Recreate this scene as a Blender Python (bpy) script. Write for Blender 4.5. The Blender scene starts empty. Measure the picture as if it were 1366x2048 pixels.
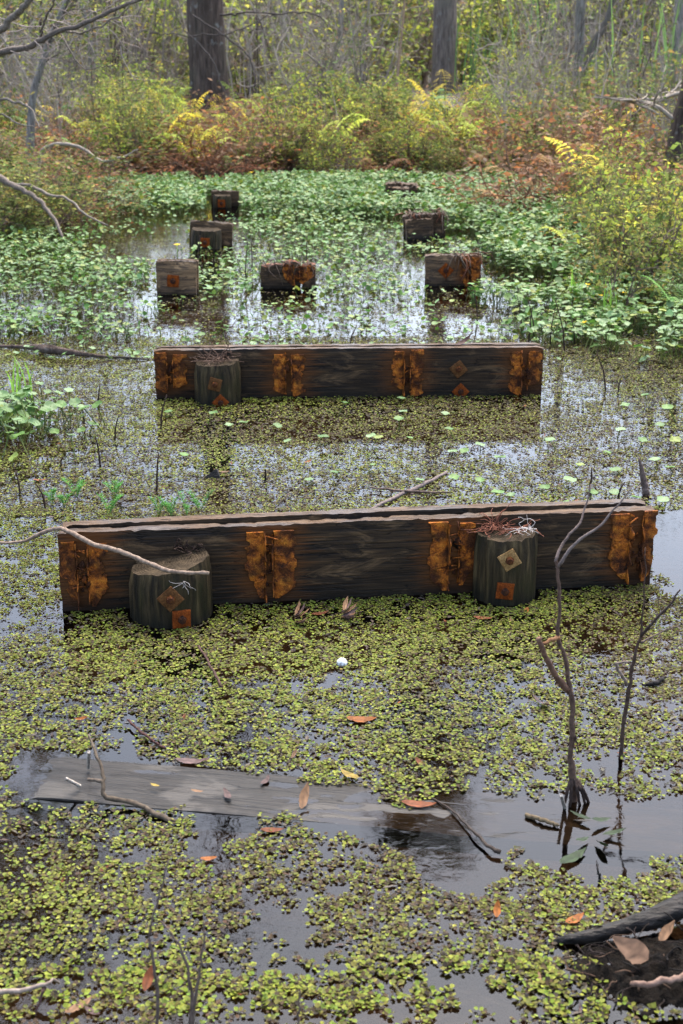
import bpy, math, random
import numpy as np
from mathutils import Vector, Matrix

random.seed(11)
R = np.random.default_rng(11)
SC = bpy.context.scene
COL = SC.collection
PI = math.pi

# ------------------------------------------------------------------ camera
H = 1.6                       # eye height above the water, metres
PITCH = math.radians(19.0)
FPX = 2800.0                  # focal length in pixels of the 1366 x 2048 photograph
cam_d = bpy.data.cameras.new('camera')
cam = bpy.data.objects.new('camera', cam_d)
COL.objects.link(cam)
cam.location = (0, 0, H)
cam.rotation_euler = (PI / 2 - PITCH, 0, 0)
cam_d.sensor_fit = 'VERTICAL'
cam_d.sensor_height = 36.0
cam_d.sensor_width = 24.0
cam_d.lens = FPX / 2048 * 36.0
cam_d.clip_end = 2000
cam_d.dof.use_dof = True
cam_d.dof.focus_distance = 4.15
cam_d.dof.aperture_fstop = 7.5
SC.camera = cam

# ------------------------------------------------------------------ sky, sun, exposure
SUN_EL, SUN_ROT = math.radians(63), math.radians(12)
wd = bpy.data.worlds.new('World')
SC.world = wd
wd.use_nodes = True
nt = wd.node_tree
bg = nt.nodes['Background']
sky = nt.nodes.new('ShaderNodeTexSky')
sky.sky_type = 'NISHITA'
sky.sun_disc = False
sky.sun_elevation = SUN_EL
sky.sun_rotation = SUN_ROT
sky.air_density = 1.0
sky.dust_density = 4.5
sky.ozone_density = 1.0
hs = nt.nodes.new('ShaderNodeHueSaturation')
hs.inputs['Saturation'].default_value = 0.9      # thin even cloud
nt.links.new(sky.outputs[0], hs.inputs['Color'])
tint = nt.nodes.new('ShaderNodeMix')                # cool tone of the cloud layer
tint.data_type = 'RGBA'
tint.blend_type = 'MULTIPLY'
tint.inputs[0].default_value = 1.0
tint.inputs[7].default_value = (0.94, 1.0, 1.05, 1)
nt.links.new(hs.outputs[0], tint.inputs[6])
nt.links.new(tint.outputs[2], bg.inputs['Color'])
bg.inputs['Strength'].default_value = 0.15
sd = bpy.data.lights.new('sun', 'SUN')
sd.energy = 1.1
sd.angle = math.radians(40)
sd.color = (1.0, 0.9, 0.76)
sun = bpy.data.objects.new('sun', sd)
COL.objects.link(sun)
_az = SUN_ROT
_sdir = Vector((math.sin(_az) * math.cos(SUN_EL), math.cos(_az) * math.cos(SUN_EL), math.sin(SUN_EL)))
sun.rotation_euler = _sdir.to_track_quat('Z', 'Y').to_euler()
vs = SC.view_settings
vs.view_transform = 'Standard'
vs.look = 'None'
vs.exposure = 2.4
vs.gamma = 1.0
vs.use_curve_mapping = False
SC.render.engine = 'CYCLES'
SC.cycles.use_denoising = True
SC.cycles.max_bounces = 8
SC.cycles.transparent_max_bounces = 8
SC.cycles.sample_clamp_indirect = 6

# ------------------------------------------------------------------ placing helpers
CP, SP = math.cos(PITCH), math.sin(PITCH)


def ray(px, py):
    u, v = (px - 683) / FPX, (py - 1024) / FPX
    return Vector((u, CP - v * SP, -SP - v * CP))


def G(px, py, h=0.0):
    """point at height h on the line of sight of a photograph pixel"""
    d = ray(px, py)
    t = (h - H) / d.z
    return Vector((0, 0, H)) + d * t


def D(px, py, z):
    return Vector((0, 0, H)) + ray(px, py) * z


def proj(P):
    """pixel of world points, array (n,3)"""
    P = np.asarray(P, float)
    y, z = P[:, 1], P[:, 2] - H
    dep = y * CP - z * SP
    dn = -(y * SP + z * CP)
    return 683 + FPX * P[:, 0] / dep, 1024 + FPX * dn / dep, dep


# ------------------------------------------------------------------ noise
def _h(ix, iy, s):
    n = (ix.astype(np.int64) * 374761393 + iy.astype(np.int64) * 668265263 + s * 982451653) & 0x7fffffff
    n = ((n ^ (n >> 13)) * 1274126177) & 0x7fffffff
    return ((n ^ (n >> 16)) & 0xffff) / 65535.0


def vnoise(x, y, s=0):
    x, y = np.asarray(x, float), np.asarray(y, float)
    ix, iy = np.floor(x), np.floor(y)
    fx, fy = x - ix, y - iy
    fx, fy = fx * fx * (3 - 2 * fx), fy * fy * (3 - 2 * fy)
    a, b = _h(ix, iy, s), _h(ix + 1, iy, s)
    c, d = _h(ix, iy + 1, s), _h(ix + 1, iy + 1, s)
    return (a * (1 - fx) + b * fx) * (1 - fy) + (c * (1 - fx) + d * fx) * fy


def fbm(x, y, s=0, o=3):
    t, a, n = 0, .5, 0
    for k in range(o):
        t = t + a * vnoise(np.asarray(x) * 2 ** k, np.asarray(y) * 2 ** k, s + k * 17)
        n += a
        a *= .5
    return t / n


def inpoly(x, y, poly):
    c = np.zeros(x.shape, bool)
    n = len(poly)
    for i in range(n):
        x1, y1 = poly[i]
        x2, y2 = poly[(i + 1) % n]
        if y1 == y2:
            continue
        k = ((y1 > y) != (y2 > y)) & (x < (x2 - x1) * (y - y1) / (y2 - y1) + x1)
        c ^= k
    return c


def gpoly(pts, h=0.0):
    return [tuple(G(px, py, h)[:2]) for px, py in pts]


# ------------------------------------------------------------------ mesh building
def fast_mesh(name, V, T, Cc=None, smooth=True, mats=None):
    me = bpy.data.meshes.new(name)
    V = np.ascontiguousarray(V, np.float32)
    T = np.ascontiguousarray(T, np.int32)
    n, f = len(V), len(T)
    me.vertices.add(n)
    me.vertices.foreach_set('co', V.ravel())
    me.loops.add(f * 3)
    me.loops.foreach_set('vertex_index', T.ravel())
    me.polygons.add(f)
    me.polygons.foreach_set('loop_start', np.arange(f, dtype=np.int32) * 3)
    if mats is not None:
        me.polygons.foreach_set('material_index', np.ascontiguousarray(mats, np.int32))
    me.polygons.foreach_set('use_smooth', np.full(f, bool(smooth)))
    me.update(calc_edges=True)
    if Cc is not None:
        a = me.color_attributes.new('Col', 'FLOAT_COLOR', 'POINT')
        rgba = np.ones((n, 4), np.float32)
        rgba[:, :3] = Cc
        a.data.foreach_set('color', rgba.ravel())
    return me


class NB:
    """collects triangles, then makes one mesh"""

    def __init__(s):
        s.V, s.T, s.C, s.M, s.n = [], [], [], [], 0

    def add(s, V, T, c=(.5, .5, .5), m=0):
        V = np.asarray(V, float)
        T = np.asarray(T, int)
        s.V.append(V)
        s.T.append(T + s.n)
        c = np.asarray(c, float)
        s.C.append(np.broadcast_to(c, V.shape).copy())
        s.M.append(np.full(len(T), m))
        s.n += len(V)
        return s

    def tube(s, pts, rad, c=(.5, .5, .5), k=5, cap=True, m=0):
        V, T = tube(pts, rad, k, cap)
        return s.add(V, T, c, m)

    def mesh(s, name, smooth=True):
        return fast_mesh(name, np.concatenate(s.V), np.concatenate(s.T), np.concatenate(s.C), smooth, np.concatenate(s.M))

    def build(s, name, mat, parent=None, smooth=True):
        return link(name, s.mesh(name, smooth), mat, parent)


def link(name, me, mat=None, parent=None):
    if mat is not None:
        for mm in (mat if isinstance(mat, (list, tuple)) else [mat]):
            me.materials.append(mm)
    o = bpy.data.objects.new(name, me)
    COL.objects.link(o)
    if parent is not None:
        o.parent = parent
    return o


def copy_of(o, parent=None):
    c = o.copy()
    COL.objects.link(c)
    c.parent = parent
    return c


def copy_tree(o, parent=None):
    c = copy_of(o, parent)
    for ch in o.children:
        copy_tree(ch, c)
    return c


def tag(o, label=None, cat=None, group=None, kind=None):
    if label:
        o['label'] = label
    if cat:
        o['category'] = cat
    if group:
        o['group'] = group
    if kind:
        o['kind'] = kind
    return o


def empty(name, loc=(0, 0, 0), rz=0.0):
    o = bpy.data.objects.new(name, None)
    o.empty_display_size = .05
    COL.objects.link(o)
    o.location = loc
    o.rotation_euler = (0, 0, rz)
    return o


def tube(pts, rad, k=5, cap=True):
    P = np.asarray([tuple(p) for p in pts], float)
    n = len(P)
    rad = np.broadcast_to(np.asarray(rad, float), (n,))
    t = np.gradient(P, axis=0)
    t /= np.linalg.norm(t, axis=1)[:, None] + 1e-12
    up = np.array([0, 0, 1.]) if abs(t[0, 2]) < .9 else np.array([1., 0, 0])
    a = np.cross(t[0], up)
    a /= np.linalg.norm(a)
    ang = np.arange(k) * 2 * PI / k
    V = np.empty((n, k, 3))
    for i in range(n):
        a = a - t[i] * a.dot(t[i])
        a /= np.linalg.norm(a) + 1e-12
        b = np.cross(t[i], a)
        V[i] = P[i] + rad[i] * (np.cos(ang)[:, None] * a + np.sin(ang)[:, None] * b)
    V = V.reshape(-1, 3)
    i, j = np.meshgrid(np.arange(n - 1), np.arange(k), indexing='ij')
    p, q = (i * k + j).ravel(), (i * k + (j + 1) % k).ravel()
    T = np.concatenate([np.stack([p, q, q + k], 1), np.stack([p, q + k, p + k], 1)])
    if cap:
        V = np.concatenate([V, P[:1], P[-1:]])
        j = np.arange(k)
        T = np.concatenate([T, np.stack([np.full(k, n * k), (j + 1) % k, j], 1),
                            np.stack([np.full(k, n * k + 1), (n - 1) * k + j, (n - 1) * k + (j + 1) % k], 1)])
    return V, T


def bend(pts, n=10, jit=0.0):
    """smooth curve through points"""
    P = np.asarray([tuple(p) for p in pts], float)
    m = len(P)
    if m == 2:
        out = P[0] + (P[1] - P[0]) * np.linspace(0, 1, n)[:, None]
    else:
        Q = np.concatenate([2 * P[:1] - P[1:2], P, 2 * P[-1:] - P[-2:-1]])
        out = []
        per = max(2, n // (m - 1))
        for i in range(m - 1):
            for t in np.linspace(0, 1, per, endpoint=(i == m - 2)):
                p0, p1, p2, p3 = Q[i:i + 4]
                out.append(.5 * (2 * p1 + (p2 - p0) * t + (2 * p0 - 5 * p1 + 4 * p2 - p3) * t * t + (3 * p1 - p0 - 3 * p2 + p3) * t ** 3))
        out = np.array(out)
    if jit:
        j = R.normal(0, jit, out.shape)
        j[0] = 0
        out = out + j
    return out


def grid_tris(a, b, wrap=False):
    """triangles of an a x b vertex grid (row major)"""
    bb = b if wrap else b - 1
    i, j = np.meshgrid(np.arange(a - 1), np.arange(bb), indexing='ij')
    p, q = (i * b + j).ravel(), (i * b + (j + 1) % b).ravel()
    return np.concatenate([np.stack([p, q, q + b], 1), np.stack([p, q + b, p + b], 1)])


def rotz(a):
    c, s = np.cos(a), np.sin(a)
    M = np.zeros(np.shape(a) + (3, 3))
    M[..., 0, 0], M[..., 0, 1], M[..., 1, 0], M[..., 1, 1], M[..., 2, 2] = c, -s, s, c, 1
    return M


def rotx(a):
    c, s = np.cos(a), np.sin(a)
    M = np.zeros(np.shape(a) + (3, 3))
    M[..., 0, 0], M[..., 1, 1], M[..., 1, 2], M[..., 2, 1], M[..., 2, 2] = 1, c, -s, s, c
    return M


def scatter(tv, tt, pos, rot, scl, col):
    """many copies of a template as one vertex/triangle soup; col (n,3) or (n,V,3)"""
    pos, scl = np.asarray(pos, float), np.asarray(scl, float)
    n, v = len(pos), len(tv)
    if scl.ndim == 1:
        scl = scl[:, None].repeat(3, 1)
    P = np.einsum('nij,nvj->nvi', rot, tv[None] * scl[:, None, :]) + pos[:, None, :]
    T = (tt[None] + (np.arange(n) * v)[:, None, None]).reshape(-1, 3)
    col = np.asarray(col, float)
    if col.ndim == 2:
        col = col[:, None, :].repeat(v, 1)
    return P.reshape(-1, 3), T, col.reshape(-1, 3)


def pick(cols, n, jit=.12):
    c = np.asarray(cols, float)[R.integers(0, len(cols), n)]
    return np.clip(c * (1 + R.normal(0, jit, (n, 1))) * (1 + R.normal(0, .05, (n, 3))), .003, .9)


# ------------------------------------------------------------------ materials
def mat(name):
    m = bpy.data.materials.new(name)
    m.use_nodes = True
    nt = m.node_tree
    b = nt.nodes['Principled BSDF']
    return m, nt, b


def N(nt, t, **kw):
    n = nt.nodes.new('ShaderNode' + t)
    for k, v in kw.items():
        if k in n.inputs:
            n.inputs[k].default_value = v
        else:
            setattr(n, k, v)
    return n


def ramp(nt, src, stops):
    r = nt.nodes.new('ShaderNodeValToRGB')
    e = r.color_ramp.elements
    while len(e) < len(stops):
        e.new(.5)
    for i, (p, c) in enumerate(stops):
        e[i].position = p
        e[i].color = tuple(c) + (1,)
    nt.links.new(src, r.inputs[0])
    return r.outputs[0]


def mixc(nt, f, a, b, mode='MIX'):
    n = nt.nodes.new('ShaderNodeMix')
    n.data_type = 'RGBA'
    n.blend_type = mode
    for s, v in ((n.inputs[0], f), (n.inputs[6], a), (n.inputs[7], b)):
        if hasattr(v, 'is_output'):
            nt.links.new(v, s)
        elif isinstance(v, (int, float)):
            s.default_value = v
        else:
            s.default_value = tuple(v) + (1,)
    return n.outputs[2]


def math_n(nt, op, a, b=None, c=None):
    n = nt.nodes.new('ShaderNodeMath')
    n.operation = op
    for i, v in enumerate((a, b, c)):
        if v is None:
            continue
        if hasattr(v, 'is_output'):
            nt.links.new(v, n.inputs[i])
        else:
            n.inputs[i].default_value = v
    return n.outputs[0]


def coords(nt, scale=(1, 1, 1), out='Object'):
    tc = nt.nodes.new('ShaderNodeTexCoord')
    mp = nt.nodes.new('ShaderNodeMapping')
    mp.inputs['Scale'].default_value = scale
    nt.links.new(tc.outputs[out], mp.inputs[0])
    return mp.outputs[0]


def noise_t(nt, vec, scale, detail=4, rough=.55, dist=0.0):
    n = nt.nodes.new('ShaderNodeTexNoise')
    n.inputs['Scale'].default_value = scale
    n.inputs['Detail'].default_value = detail
    n.inputs['Roughness'].default_value = rough
    n.inputs['Distortion'].default_value = dist
    if vec is not None:
        nt.links.new(vec, n.inputs['Vector'])
    return n.outputs[0]


def bump(nt, b, h, strength=.5, dist=.01):
    n = nt.nodes.new('ShaderNodeBump')
    n.inputs['Strength'].default_value = strength
    n.inputs['Distance'].default_value = dist
    nt.links.new(h, n.inputs['Height'])
    nt.links.new(n.outputs[0], b.inputs['Normal'])
    return n


def leafmat(name, rough=.5, transl=.25, spec=.4, vary=.12, nscale=60, gain=1.0):
    m, nt, b = mat(name)
    a = N(nt, 'VertexColor', layer_name='Col')
    oi = N(nt, 'ObjectInfo')
    v = math_n(nt, 'MULTIPLY_ADD', oi.outputs['Random'], 2 * vary * gain, (1 - vary) * gain)
    nz = noise_t(nt, coords(nt), nscale, 2)
    v2 = math_n(nt, 'MULTIPLY_ADD', nz, .5, .75)
    vv = math_n(nt, 'MULTIPLY', v, v2)
    c = mixc(nt, 1.0, a.outputs[0], vv, 'MULTIPLY')
    nt.links.new(c, b.inputs['Base Color'])
    b.inputs['Roughness'].default_value = rough
    b.inputs['Specular IOR Level'].default_value = spec
    if transl > 0:
        tr = N(nt, 'BsdfTranslucent')
        nt.links.new(c, tr.inputs[0])
        mx = N(nt, 'MixShader')
        mx.inputs[0].default_value = transl
        nt.links.new(b.outputs[0], mx.inputs[1])
        nt.links.new(tr.outputs[0], mx.inputs[2])
        nt.links.new(mx.outputs[0], nt.nodes['Material Output'].inputs[0])
    return m


M = {}
M['salvinia'] = leafmat('salvinia_leaf', .6, .25, .15, .12, 120, .62)
M['pennywort'] = leafmat('pennywort_leaf', .5, .3, .22, .15, 40, .62)
M['fern'] = leafmat('fern_frond', .65, .45, .08, .2, 8, 1.5)
M['foliage'] = leafmat('shrub_foliage', .6, .4, .08, .28, 6, 1.5)
M['litter'] = leafmat('dry_leaf', .65, .1, .15, .2, 50, .5)
M['twig'] = leafmat('grey_twig', .9, 0, .05, .3, 30, 1.05)


def m_stick():
    m, nt, b = mat('stick_bark')
    a = N(nt, 'VertexColor', layer_name='Col')
    nz = noise_t(nt, coords(nt), 90, 4)
    c = mixc(nt, 1.0, a.outputs[0], ramp(nt, nz, [(.3, (.28, .26, .25)), (.7, (.8, .77, .74))]), 'MULTIPLY')
    nt.links.new(c, b.inputs['Base Color'])
    b.inputs['Roughness'].default_value = .75
    b.inputs['Specular IOR Level'].default_value = .12
    bump(nt, b, nz, .5, .003)
    return m


M['stick'] = m_stick()


def m_bark(name, dark, lite, moss, sc=1.0):
    m, nt, b = mat(name)
    v = coords(nt, (9 * sc, 9 * sc, 1.3 * sc))
    n1 = noise_t(nt, v, 2.2, 6, .65, .4)
    n2 = noise_t(nt, coords(nt), 2.2 * sc, 3)
    n3 = noise_t(nt, coords(nt), 7 * sc, 3)
    c = ramp(nt, n1, [(.3, dark), (.72, lite)])
    c = mixc(nt, ramp(nt, n2, [(.5, (0, 0, 0)), (.7, (.7, .7, .7))]), c, moss)
    c = mixc(nt, ramp(nt, n3, [(.62, (0, 0, 0)), (.7, (.6, .6, .6))]), c, (.2, .195, .175))
    nt.links.new(c, b.inputs['Base Color'])
    b.inputs['Roughness'].default_value = .9
    b.inputs['Specular IOR Level'].default_value = .1
    bump(nt, b, n1, .9, .04 / sc)
    return m


M['bark'] = m_bark('cypress_bark', (.02, .014, .011), (.12, .085, .066), (.06, .055, .04))
M['greybark'] = m_bark('grey_pine_bark', (.07, .052, .042), (.25, .20, .16), (.13, .115, .085))
M['palebark'] = m_bark('lichen_bark', (.06, .05, .042), (.27, .245, .21), (.08, .08, .055), 3)


def m_rust(name, tone=0.0):
    m, nt, b = mat(name)
    co = coords(nt)
    n1 = noise_t(nt, co, 40, 6, .7, .4)
    n2 = noise_t(nt, co, 260, 4, .7)
    n3 = noise_t(nt, co, 17, 4)
    c = ramp(nt, n1, [(.33 + tone, (.010, .006, .003)), (.42 + tone, (.11, .029, .005)), (.53 + tone, (.33, .09, .009)), (.70 + tone, (.52, .19, .02))])
    c = mixc(nt, ramp(nt, n3, [(.42, (0, 0, 0)), (.58, (.88, .88, .88))]), c, (.026, .010, .005))
    c = mixc(nt, 1.0, c, ramp(nt, n2, [(.3, (.45, .4, .38)), (.65, (1.2, 1.2, 1.2))]), 'MULTIPLY')
    nt.links.new(c, b.inputs['Base Color'])
    nt.links.new(ramp(nt, n3, [(.3, (.45, .45, .45)), (.6, (.85, .85, .85))]), b.inputs['Roughness'])
    h = math_n(nt, 'ADD', math_n(nt, 'MULTIPLY', n1, 1.0), math_n(nt, 'MULTIPLY', n2, .35))
    b.inputs['Specular IOR Level'].default_value = .15
    bump(nt, b, h, 1.0, .009)
    return m


M['rust'] = m_rust('orange_rust', -.02)
M['rust_dark'] = m_rust('dark_rust', .1)


def m_plate(name, base, lite):
    m, nt, b = mat(name)
    co = coords(nt)
    n1 = noise_t(nt, co, 40, 5, .6)
    n2 = noise_t(nt, co, 220, 3)
    c = ramp(nt, n1, [(.3, base), (.7, lite)])
    c = mixc(nt, 1.0, c, ramp(nt, n2, [(.3, (.55, .5, .5)), (.7, (1.15, 1.15, 1.15))]), 'MULTIPLY')
    nt.links.new(c, b.inputs['Base Color'])
    b.inputs['Roughness'].default_value = .85
    b.inputs['Specular IOR Level'].default_value = .08
    bump(nt, b, n2, .6, .003)
    return m


M['plate_tan'] = m_plate('tan_washer', (.14, .07, .022), (.34, .21, .085))
M['plate_brown'] = m_plate('brown_washer', (.045, .019, .007), (.15, .066, .022))
M['plate_rust'] = m_plate('rusty_washer', (.06, .013, .003), (.24, .055, .008))


def m_wood(name, stains=(), top=False, pale=0.0, stainw=.10, wet=0.0):
    """weathered creosoted timber; local x runs along the grain"""
    m, nt, b = mat(name)
    co = coords(nt)
    g = noise_t(nt, coords(nt, (1.6, 48, 48)), 3.0, 5, .55, .2)
    g2 = noise_t(nt, coords(nt, (3, 90, 90)), 3.0, 3, .6)
    big = noise_t(nt, coords(nt, (2.4, 5, 7)), 1.7, 4, .6, .5)
    fine = noise_t(nt, co, 150, 3)
    if top:
        k = 1 - wet
        c = ramp(nt, g, [(.25, (.011 * k, .006 * k, .004 * k)), (.48, (.058 * k, .033 * k, .017 * k)), (.75, (.125 * k, .078 * k, .045 * k))])
        c = mixc(nt, ramp(nt, big, [(.5, (0, 0, 0)), (.66, (.8, .8, .8))]), c, (.04 * k, .03 * k, .026 * k))
    else:
        k = .95 * (1 + pale)
        c = ramp(nt, g, [(.34, (.012 * k, .0075 * k, .0045 * k)), (.5, (.028 * k, .0165 * k, .0085 * k)), (.72, (.062 * k, .036 * k, .017 * k))])
        c = mixc(nt, ramp(nt, big, [(.48, (0, 0, 0)), (.62, (.62, .62, .62))]), c, (.009 * k, .007 * k, .006 * k))
        tanm = noise_t(nt, coords(nt, (3.4, 7, 9)), 1.6, 8, .72, .8)
        c = mixc(nt, ramp(nt, tanm, [(.55, (0, 0, 0)), (.68, (.65, .65, .65))]), c, (.15 * k, .088 * k, .042 * k))
    ck = noise_t(nt, coords(nt, (1.1, 11, 11)), 2.6, 4, .5, .25)
    ck = ramp(nt, ck, [(.490, (1, 1, 1)), (.498, (.25, .25, .25)), (.502, (.25, .25, .25)), (.510, (1, 1, 1))])
    c = mixc(nt, 1.0, c, ck, 'MULTIPLY')
    if wet:
        c = mixc(nt, .6, c, (.016, .015, .014))
        dp = noise_t(nt, coords(nt, (3.2, 7, 7)), 1.3, 5, .6, .5)
        c = mixc(nt, ramp(nt, dp, [(.52, (0, 0, 0)), (.60, (.7, .7, .7))]), c, (.05, .043, .036))
    if stains:
        sx = N(nt, 'SeparateXYZ')
        nt.links.new(co, sx.inputs[0])
        d = None
        for s in stains:
            e = math_n(nt, 'ABSOLUTE', math_n(nt, 'SUBTRACT', sx.outputs[0], s))
            d = e if d is None else math_n(nt, 'MINIMUM', d, e)
        f = math_n(nt, 'SUBTRACT', 1.0, math_n(nt, 'DIVIDE', d, stainw))
        f = math_n(nt, 'ADD', f, math_n(nt, 'MULTIPLY', math_n(nt, 'SUBTRACT', g, .5), 2.2))
        f = ramp(nt, f, [(.05, (0, 0, 0)), (.65, (.8, .8, .8))])
        c = mixc(nt, f, c, (.085, .028, .006))
    if not top:
        sz_ = N(nt, 'SeparateXYZ')
        nt.links.new(co, sz_.inputs[0])
        wl = math_n(nt, 'ADD', sz_.outputs[2], math_n(nt, 'MULTIPLY', math_n(nt, 'SUBTRACT', big, .5), .12))
        c = mixc(nt, ramp(nt, wl, [(.0, (.85, .85, .85)), (.055, (0, 0, 0))]), c, (.006, .0055, .004))
    c = mixc(nt, 1.0, c, ramp(nt, g2, [(.3, (.75, .75, .75)), (.65, (1.1, 1.1, 1.1))]), 'MULTIPLY')
    nt.links.new(c, b.inputs['Base Color'])
    nt.links.new(ramp(nt, big, [(.4, (.75, .75, .75)), (.65, (.42, .42, .42))]), b.inputs['Roughness'])
    h = math_n(nt, 'ADD', math_n(nt, 'ADD', g, math_n(nt, 'MULTIPLY', ck, .5)), math_n(nt, 'ADD', math_n(nt, 'MULTIPLY', g2, .22), math_n(nt, 'MULTIPLY', fine, .15)))
    b.inputs['Specular IOR Level'].default_value = .12
    if wet:
        b.inputs['Roughness'].default_value = .45
        for l_ in list(b.inputs['Roughness'].links):
            nt.links.remove(l_)
    bump(nt, b, h, .6, .005)
    return m


def m_pile(name):
    m, nt, b = mat(name)
    g = noise_t(nt, coords(nt, (22, 22, 2.2)), 2.0, 6, .62, .3)
    big = noise_t(nt, coords(nt, (6, 6, 4)), 1.6, 4, .6)
    c = ramp(nt, g, [(.34, (.005, .0035, .002)), (.52, (.03, .020, .009)), (.7, (.09, .062, .028))])
    c = mixc(nt, ramp(nt, big, [(.5, (0, 0, 0)), (.7, (.7, .7, .7))]), c, (.016, .017, .005))
    sz_ = N(nt, 'SeparateXYZ')
    nt.links.new(coords(nt), sz_.inputs[0])
    wl = math_n(nt, 'ADD', sz_.outputs[2], math_n(nt, 'MULTIPLY', math_n(nt, 'SUBTRACT', big, .5), .16))
    c = mixc(nt, ramp(nt, wl, [(.0, (.85, .85, .85)), (.06, (0, 0, 0))]), c, (.006, .006, .004))
    nt.links.new(c, b.inputs['Base Color'])
    b.inputs['Roughness'].default_value = .6
    b.inputs['Specular IOR Level'].default_value = .12
    bump(nt, b, g, 1.0, .012)
    return m


def m_endgrain(name):
    m, nt, b = mat(name)
    co = coords(nt)
    w = nt.nodes.new('ShaderNodeTexWave')
    w.wave_type = 'RINGS'
    w.rings_direction = 'Z'
    w.inputs['Scale'].default_value = 38
    w.inputs['Distortion'].default_value = 4.5
    w.inputs['Detail'].default_value = 3
    nt.links.new(co, w.inputs['Vector'])
    nz = noise_t(nt, co, 22, 5, .65)
    c = ramp(nt, w.outputs[1], [(0, (.030, .020, .011)), (1, (.058, .041, .024))])
    c = mixc(nt, ramp(nt, nz, [(.36, (0, 0, 0)), (.58, (.9, .9, .9))]), c, (.020, .014, .008))
    nt.links.new(c, b.inputs['Base Color'])
    b.inputs['Roughness'].default_value = .9
    b.inputs['Specular IOR Level'].default_value = .08
    bump(nt, b, math_n(nt, 'ADD', nz, math_n(nt, 'MULTIPLY', w.outputs[1], .3)), .7, .006)
    return m


M['pile'] = m_pile('algae_stained_post')
M['endgrain'] = m_endgrain('weathered_end_grain')
M['wood_top'] = m_wood('weathered_top_edge', top=True)
M['wood'] = m_wood('creosoted_timber')
M['wood_pale'] = m_wood('grey_brown_timber', pale=1.6)


def m_water():
    m, nt, b = mat('swamp_water')
    nt.nodes.remove(b)
    co = coords(nt)
    n1 = noise_t(nt, co, 5.0, 3, .5)
    n2 = noise_t(nt, co, 34, 3, .55, .6)
    n3 = noise_t(nt, co, 1.6, 3)
    k = ramp(nt, n3, [(.42, (.12, .12, .12)), (.62, (1, 1, 1))])
    h = math_n(nt, 'ADD', math_n(nt, 'MULTIPLY', n1, .6), math_n(nt, 'MULTIPLY', math_n(nt, 'MULTIPLY', n2, .5), k))
    bp = nt.nodes.new('ShaderNodeBump')
    bp.inputs['Strength'].default_value = .22
    bp.inputs['Distance'].default_value = .006
    nt.links.new(h, bp.inputs['Height'])
    fr = N(nt, 'Fresnel')
    fr.inputs['IOR'].default_value = 1.36
    nt.links.new(bp.outputs[0], fr.inputs['Normal'])
    gl = N(nt, 'BsdfGlossy')
    gl.inputs['Roughness'].default_value = .03
    nt.links.new(bp.outputs[0], gl.inputs['Normal'])
    tr = N(nt, 'BsdfTransparent')
    tr.inputs[0].default_value = (.45, .36, .27, 1)
    mx = N(nt, 'MixShader')
    nt.links.new(fr.outputs[0], mx.inputs[0])
    nt.links.new(tr.outputs[0], mx.inputs[1])
    nt.links.new(gl.outputs[0], mx.inputs[2])
    nt.links.new(mx.outputs[0], nt.nodes['Material Output'].inputs[0])
    return m


def m_ground():
    m, nt, b = mat('mud_and_leaf_litter')
    co = coords(nt)
    n1 = noise_t(nt, co, 3, 6, .65)
    n2 = noise_t(nt, co, 30, 4, .6)
    c = ramp(nt, n1, [(.35, (.012, .009, .006)), (.55, (.045, .028, .016)), (.75, (.085, .055, .028))])
    c = mixc(nt, 1.0, c, ramp(nt, n2, [(.3, (.4, .4, .4)), (.7, (1.2, 1.2, 1.2))]), 'MULTIPLY')
    nt.links.new(c, b.inputs['Base Color'])
    b.inputs['Roughness'].default_value = .9
    bump(nt, b, n2, .8, .03)
    return m


M['water'] = m_water()
M['ground'] = m_ground()
#PART2
# ------------------------------------------------------------------ ground and water
_xr = ([3, 5, 7.4, 10.8, 14, 16.5, 60], [3.2, 2.7, 2.25, 2.55, 3.1, 3.6, 3.8])
_xl = ([3, 8, 11, 13, 16, 60], [-4.5, -4.2, -3.1, -2.9, -3.2, -3.2])


def gh(x, y):
    """height of the ground: pond bed, then the bank"""
    x, y = np.asarray(x, float), np.asarray(y, float)
    w = (fbm(x * .9, y * .9, 3) - .5) * 1.6
    d = np.maximum(np.maximum((y + w * .8 - 16.6) / 1.0, (x + w * .4 - np.interp(y, *_xr)) / .7), (np.interp(y, *_xl) - x + w * .4) / .7)
    s = np.clip(d * .5 + .5, 0, 1)
    s = s * s * (3 - 2 * s)
    return -.32 + .42 * s + .10 * np.clip((d - 1) / 6, 0, 1) + (fbm(x * 2.2, y * 2.2, 8) - .5) * .10 * s + (fbm(x * 5, y * 5, 9) - .5) * .04


def axis(brk):
    out = [brk[0][0]]
    for a, b, st in brk:
        out += list(np.arange(a + st, b + st * .5, st))
    return np.unique(np.round(out, 4))


gx = axis([(-400, -60, 34), (-60, -12, 3), (-12, 12, .2), (12, 60, 3), (60, 400, 34)])
gy = axis([(-20, 0, 2), (0, 26, .2), (26, 60, 2), (60, 700, 40)])
XX, YY = np.meshgrid(gx, gy)
ground = link('ground', fast_mesh('ground', np.stack([XX.ravel(), YY.ravel(), gh(XX, YY).ravel()], 1), grid_tris(len(gy), len(gx))), M['ground'])
tag(ground, kind='structure')

wx, wy = axis([(-12, 12, 1.0)]), axis([(-6, 26, 1.0)])
XX, YY = np.meshgrid(wx, wy)
water = link('water', fast_mesh('water', np.stack([XX.ravel(), YY.ravel(), 0 * XX.ravel()], 1), grid_tris(len(wy), len(wx))), M['water'])
tag(water, kind='structure')

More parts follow.
